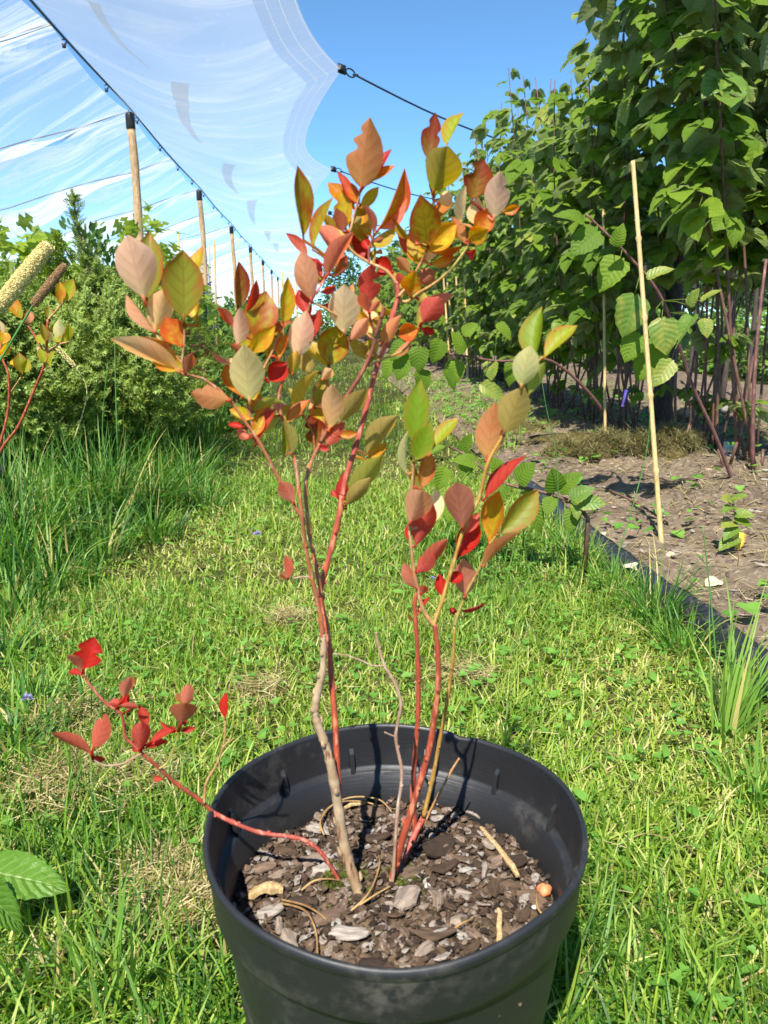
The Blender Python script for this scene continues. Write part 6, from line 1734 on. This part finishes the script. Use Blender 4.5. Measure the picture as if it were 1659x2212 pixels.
# the small red stemmed bush at the left edge, with its own leaves
sb = thing('small_bush', tA, 'small bush with red stems and yellow green leaves in the pot at the left edge', 'bush')
SB = [([(-20, 1010, 1.95), (10, 960, 1.95), (40, 920, 1.93), (75, 840, 1.92), (95, 790, 1.9), (101, 745, 1.9), (103, 690, 1.9)], 'red', 3.6, 2.4), ([(-20, 1010, 1.95), (5, 940, 1.95), (18, 880, 1.95), (18, 810, 1.94), (4, 770, 1.94), (2, 720, 1.94)], 'red', 3.2, 2),
      ([(101, 760, 1.9), (125, 745, 1.88), (150, 738, 1.87)], 'tan', 2.5, 1.4), ([(98, 770, 1.9), (75, 725, 1.9), (50, 690, 1.9)], 'rose', 2.5, 1.5), ([(95, 800, 1.9), (108, 793, 1.9)], 'tan', 1.6, 1.2), ([(22, 850, 1.95), (45, 815, 1.93)], 'tan', 1.8, 1.2), ([(104, 690, 1.9), (120, 672, 1.9), (138, 650, 1.9)], 'tan', 2, 1.3)]
spts = []
for pts, mk, r0, r1 in SB:
    Q = smooth_path(pts, 5)
    P = [wp(*q) for q in Q]
    if mk == 'red': P.insert(0, Vector((P[0].x, P[0].y, tA.z - .02)))
    m = MB(); m.tube(P, [(r0 + (r1 - r0) * i / len(P)) / FPX * 1.95 for i in range(len(P))], 7)
    so = link('stem', m.mesh('stem', STM[mk], P[0]), sb, P[0])
    for q in Q: spts.append((q[0], q[1], q[2], so))
for i, (bx, by, tx, ty, w_, pg) in enumerate([(134, 658, 158, 602, 30, 'ygreen'), (128, 655, 132, 608, 20, 'yolive'), (44, 690, 12, 640, 28, 'yolive'), (46, 690, 42, 660, 12, 'ygreen'), (64, 700, 62, 668, 20, 'pinkbrown'), (104, 690, 106, 662, 18, 'olivegreen'),
        (100, 740, 90, 696, 16, 'olivebrown'), (98, 745, 78, 720, 20, 'ygreen'), (102, 745, 110, 715, 14, 'palegreen'), (130, 738, 126, 690, 24, 'palegreen'), (132, 740, 116, 724, 18, 'ygreen'), (146, 738, 150, 700, 16, 'ygreen'), (136, 740, 144, 715, 12, 'ygreen'),
        (98, 765, 80, 750, 20, 'palegreen'), (97, 785, 86, 750, 20, 'ygreen'), (48, 808, 40, 760, 28, 'olivegreen'), (50, 806, 60, 775, 22, 'ygreen'), (108, 795, 114, 755, 10, 'ygreen'), (5, 745, 8, 712, 30, 'yellow'), (2, 730, -2, 690, 18, 'tan'), (3, 770, 18, 740, 18, 'yellow'), (112, 700, 118, 720, 16, 'olivebrown'), (40, 790, 20, 778, 14, 'yellow')]):
    near = min(spts, key=lambda q: (q[0] - bx) ** 2 + (q[1] - by) ** 2)
    f = near[2] + random.uniform(-.02, .01)
    B, T = wp(bx, by, f), wp(tx, ty, f + random.uniform(-.015, .015))
    V, F, uv = make_leaf(B, T, w_ / FPX * 1.9, 'u' if pg != 'palegreen' else 'd', 0, 900 + i, .5)
    S = wp(near[0], near[1], near[2])
    m = MB(); m.add([tuple(v) for v in V], F, uv, random.random())
    m.tube([S, S.lerp(B, .6) + Vector((0, 0, .002)), B], [.0013, .0011, .0009], 5)
    link('leaf', m.mesh('leaf', LC[pg], B), near[3], B)

# ---------------------------------------------------------------- broad leaf rosette and little flowers in the lawn
M_dock = leafmat('dandelion leaf', srgb(70, 116, 32), srgb(108, 146, 50), srgb(130, 152, 90), vein=srgb(156, 176, 96), nv=9, trans=.35, rough=.42, bump=.6, veinmix=.5)
d0 = gp(-40, 1945, .0)
dk = thing('dandelion_plant', d0, 'large toothed green dandelion leaf reaching in from the left edge of the lawn', 'dandelion')
for (bx, by, tx, ty, fz, wr) in [(-45, 1880, 152, 1912, .655, .62), (-60, 1900, 60, 2010, .62, .5), (-60, 1880, -20, 1760, .70, .5)]:
    B, T = wp(bx, by, fz), wp(tx, ty, fz + .0)
    d = (T - B); L = d.length; d.normalize()
    nn = (CAMP - B).normalized() * .6 + Vector((0, 0, 1))
    tp = leaf_tpl(1, wr, 18, 6, 'ovate', .10, .10, .05, .012, .012, 9)
    link('leaf', scatter('leaf', tp, rotmats(np.array([tuple(d)]), np.array([tuple(nn)])), np.zeros((1, 3)), np.array([L]), M_dock, np.array([.7])), dk, B)
    mm = MB(); mm.tube([d0 + Vector((0, 0, .005)), d0.lerp(B, .6) + Vector((0, 0, .02)), B], [.003, .0025, .002], 6)
    link('leaf_stalk', mm.mesh('leaf_stalk', M_dock, B), dk, B)
for (px, py, r, lab) in [(60, 1510, .008, 'small pale violet clover flower at the left of the lawn'), (555, 1155, .010, 'small violet flower in the lawn behind the grey stem'), (935, 1250, .006, 'tiny purple flower behind the right red leaves')]:
    g = gp(px, py, .035)
    t = thing('clover_flower', (g.x, g.y, 0), lab, 'flower')
    m = MB(); m.tube([Vector((g.x, g.y, -.005)), Vector((g.x + .002, g.y, .02)), g], .0011, 5)
    link('stem', m.mesh('stem', M_stalk, (g.x, g.y, 0)), t, (g.x, g.y, 0))
    n = 60
    dirs = rng.normal(0, 1, (n, 3)); dirs[:, 2] = np.abs(dirs[:, 2]); dirs /= np.linalg.norm(dirs, axis=1, keepdims=True)
    link('petals', scatter('petals', ln, rotmats(dirs, rng.normal(0, 1, (n, 3))), np.array(tuple(g)) - np.array([g.x, g.y, 0]) + dirs * r * .3, r * rng.uniform(.7, 1.1, n), M_lav), t, (g.x, g.y, 0))

# ---------------------------------------------------------------- beyond: crop rows, house, trees
i = 0
for y in np.arange(4.6, 13, 0.62):
    for x in (5.0,):
        i += 1
        shrub('crop_bush', (x + random.uniform(-.15, .15), y, 0), random.uniform(.62, .8), .45, 520, hl if i % 2 else el, (.06, .1), M_mid, 'light green crop bush in the row beyond the bare soil', 'crop bush', 'crop bushes beyond the soil', .6, .6, .35, 2, 200 + i)
# young saplings with pale trunks, seen between the canes
for k, (px, fw) in enumerate([(1555, 5.2), (1605, 5.6), (1370, 6.5), (1480, 7.0)]):
    b_ = wp(px, 900, fw); b_.z = 0
    m = MB(); m.tube([b_ + Vector((.01 * math.sin(q * 6), 0, q * 1.5)) for q in np.linspace(0, 1, 7)], [.02 - .008 * q for q in np.linspace(0, 1, 7)], 9)
    tag(link('thin_post', m.mesh('thin_post', M_tpost, b_), None, b_), 'thin grey wooden stake standing in the soil behind the canes', 'stake', 'thin stakes behind the canes')
M_far = leafmat('far tree leaf', srgb(52, 84, 40), srgb(86, 116, 54), srgb(100, 124, 80), nv=3, trans=.25, rough=.6, bump=0, veinmix=0)
M_trunk = basic('tree bark', srgb(104, 88, 72), srgb(74, 62, 52), .9, 8, .6)
def tree(c, h, r, n, label, group, seed):
    c = Vector(c)
    t = thing('tree', c, label, 'tree', group)
    m = MB()
    m.tube([c + Vector((.1 * math.sin(q * 3), 0, q * h * .7)) for q in np.linspace(0, 1, 8)], [h * .022 * (1 - .75 * q) for q in np.linspace(0, 1, 8)], 9)
    for k in range(6):
        a = k * 1.1 + seed
        s = c + Vector((0, 0, h * (.3 + .05 * k)))
        m.tube([s, s + Vector((math.cos(a), math.sin(a), .8)) * r * .35, s + Vector((math.cos(a), math.sin(a), .9)) * r * .7], [h * .009, h * .006, h * .002], 6)
    link('trunk', m.mesh('trunk', M_trunk, c), t, c)
    P = crown_pts((c.x, c.y, c.z + h * .22), h * .78, r, n, .45, seed, .12, .1)
    link('crown', scatter('crown', hl, rotmats(rng.normal(0, 1, (n, 3)), rng.normal(0, .6, (n, 3)) + np.array([0, 0, 1])), P[:, :3], rng.uniform(.22, .42, n) * (h / 8), M_far, None, c), t, c)
for i, (x, y, h) in enumerate([(18, 52, 7), (23, 50, 8), (29, 54, 7.5), (35, 50, 8.5), (12, 56, 6), (42, 52, 8), (7, 60, 6), (26, 60, 9), (50, 50, 8), (2, 64, 5.5), (15, 62, 7), (20, 46, 5.5), (25, 45, 5), (31, 46, 6), (37, 44, 5.5), (14, 50, 5), (33, 58, 8), (21, 58, 8)]):
    tree((x, y, 0), h, h * .40, 2400, 'distant green tree behind the raspberry rows', 'distant trees on the right', 300 + i)
# house with a red tiled roof, far off to the left
hc = Vector((-26.5, 36, 0))
hs = thing('house', hc, 'pale house with reddish tiled roof showing through the net at far left', 'house')
M_wall = basic('rendered wall', srgb(214, 204, 190), srgb(196, 186, 172), .9, 3, .2)
M_win = basic('window glass', srgb(60, 70, 80), None, .1)
def tiles():
    t = NT('roof tiles')
    co = t.obj()
    br = t.n('TexBrick', {'Vector': co, 'Color1': srgb(176, 96, 74), 'Color2': srgb(152, 78, 62), 'Mortar': srgb(110, 60, 50), 'Scale': 3.0, 'Mortar Size': .03})
    return t.fin(t.n('BsdfPrincipled', {'Base Color': br.outputs[0], 'Roughness': .85}))
m = MB(); m.box(hc + Vector((0, 0, 1.5)), (12, 7, 3.0))
link('wall', m.mesh('wall', M_wall, hc, False), hs, hc)
m = MB()
V = []
for sx in (-6.5, 6.5):
    for (yy_, zz_) in ((-4, 2.75), (0, 4.75), (4, 2.75), (4, 2.95), (0, 4.97), (-4, 2.95)):
        V.append((hc.x + sx, hc.y + yy_, zz_))
m.add(V, [(0, 1, 4, 5), (1, 2, 3, 4), (11, 10, 7, 6), (10, 9, 8, 7), (0, 6, 7, 1), (1, 7, 8, 2), (3, 2, 8, 9), (4, 3, 9, 10), (5, 4, 10, 11), (0, 5, 11, 6)])
link('roof', m.mesh('roof', tiles(), hc, False), hs, hc)
for dx in (-4, -1, 2, 4.5):
    m = MB(); m.box(hc + Vector((dx, -3.53, 1.6)), (1.1, .08, 1.2))
    link('window', m.mesh('window', M_win, hc, False), hs, hc)
m = MB(); m.box(hc + Vector((0.5, -3.53, 1.05)), (1.0, .09, 2.1))
link('door', m.mesh('door', M_tpost, hc, False), hs, hc)
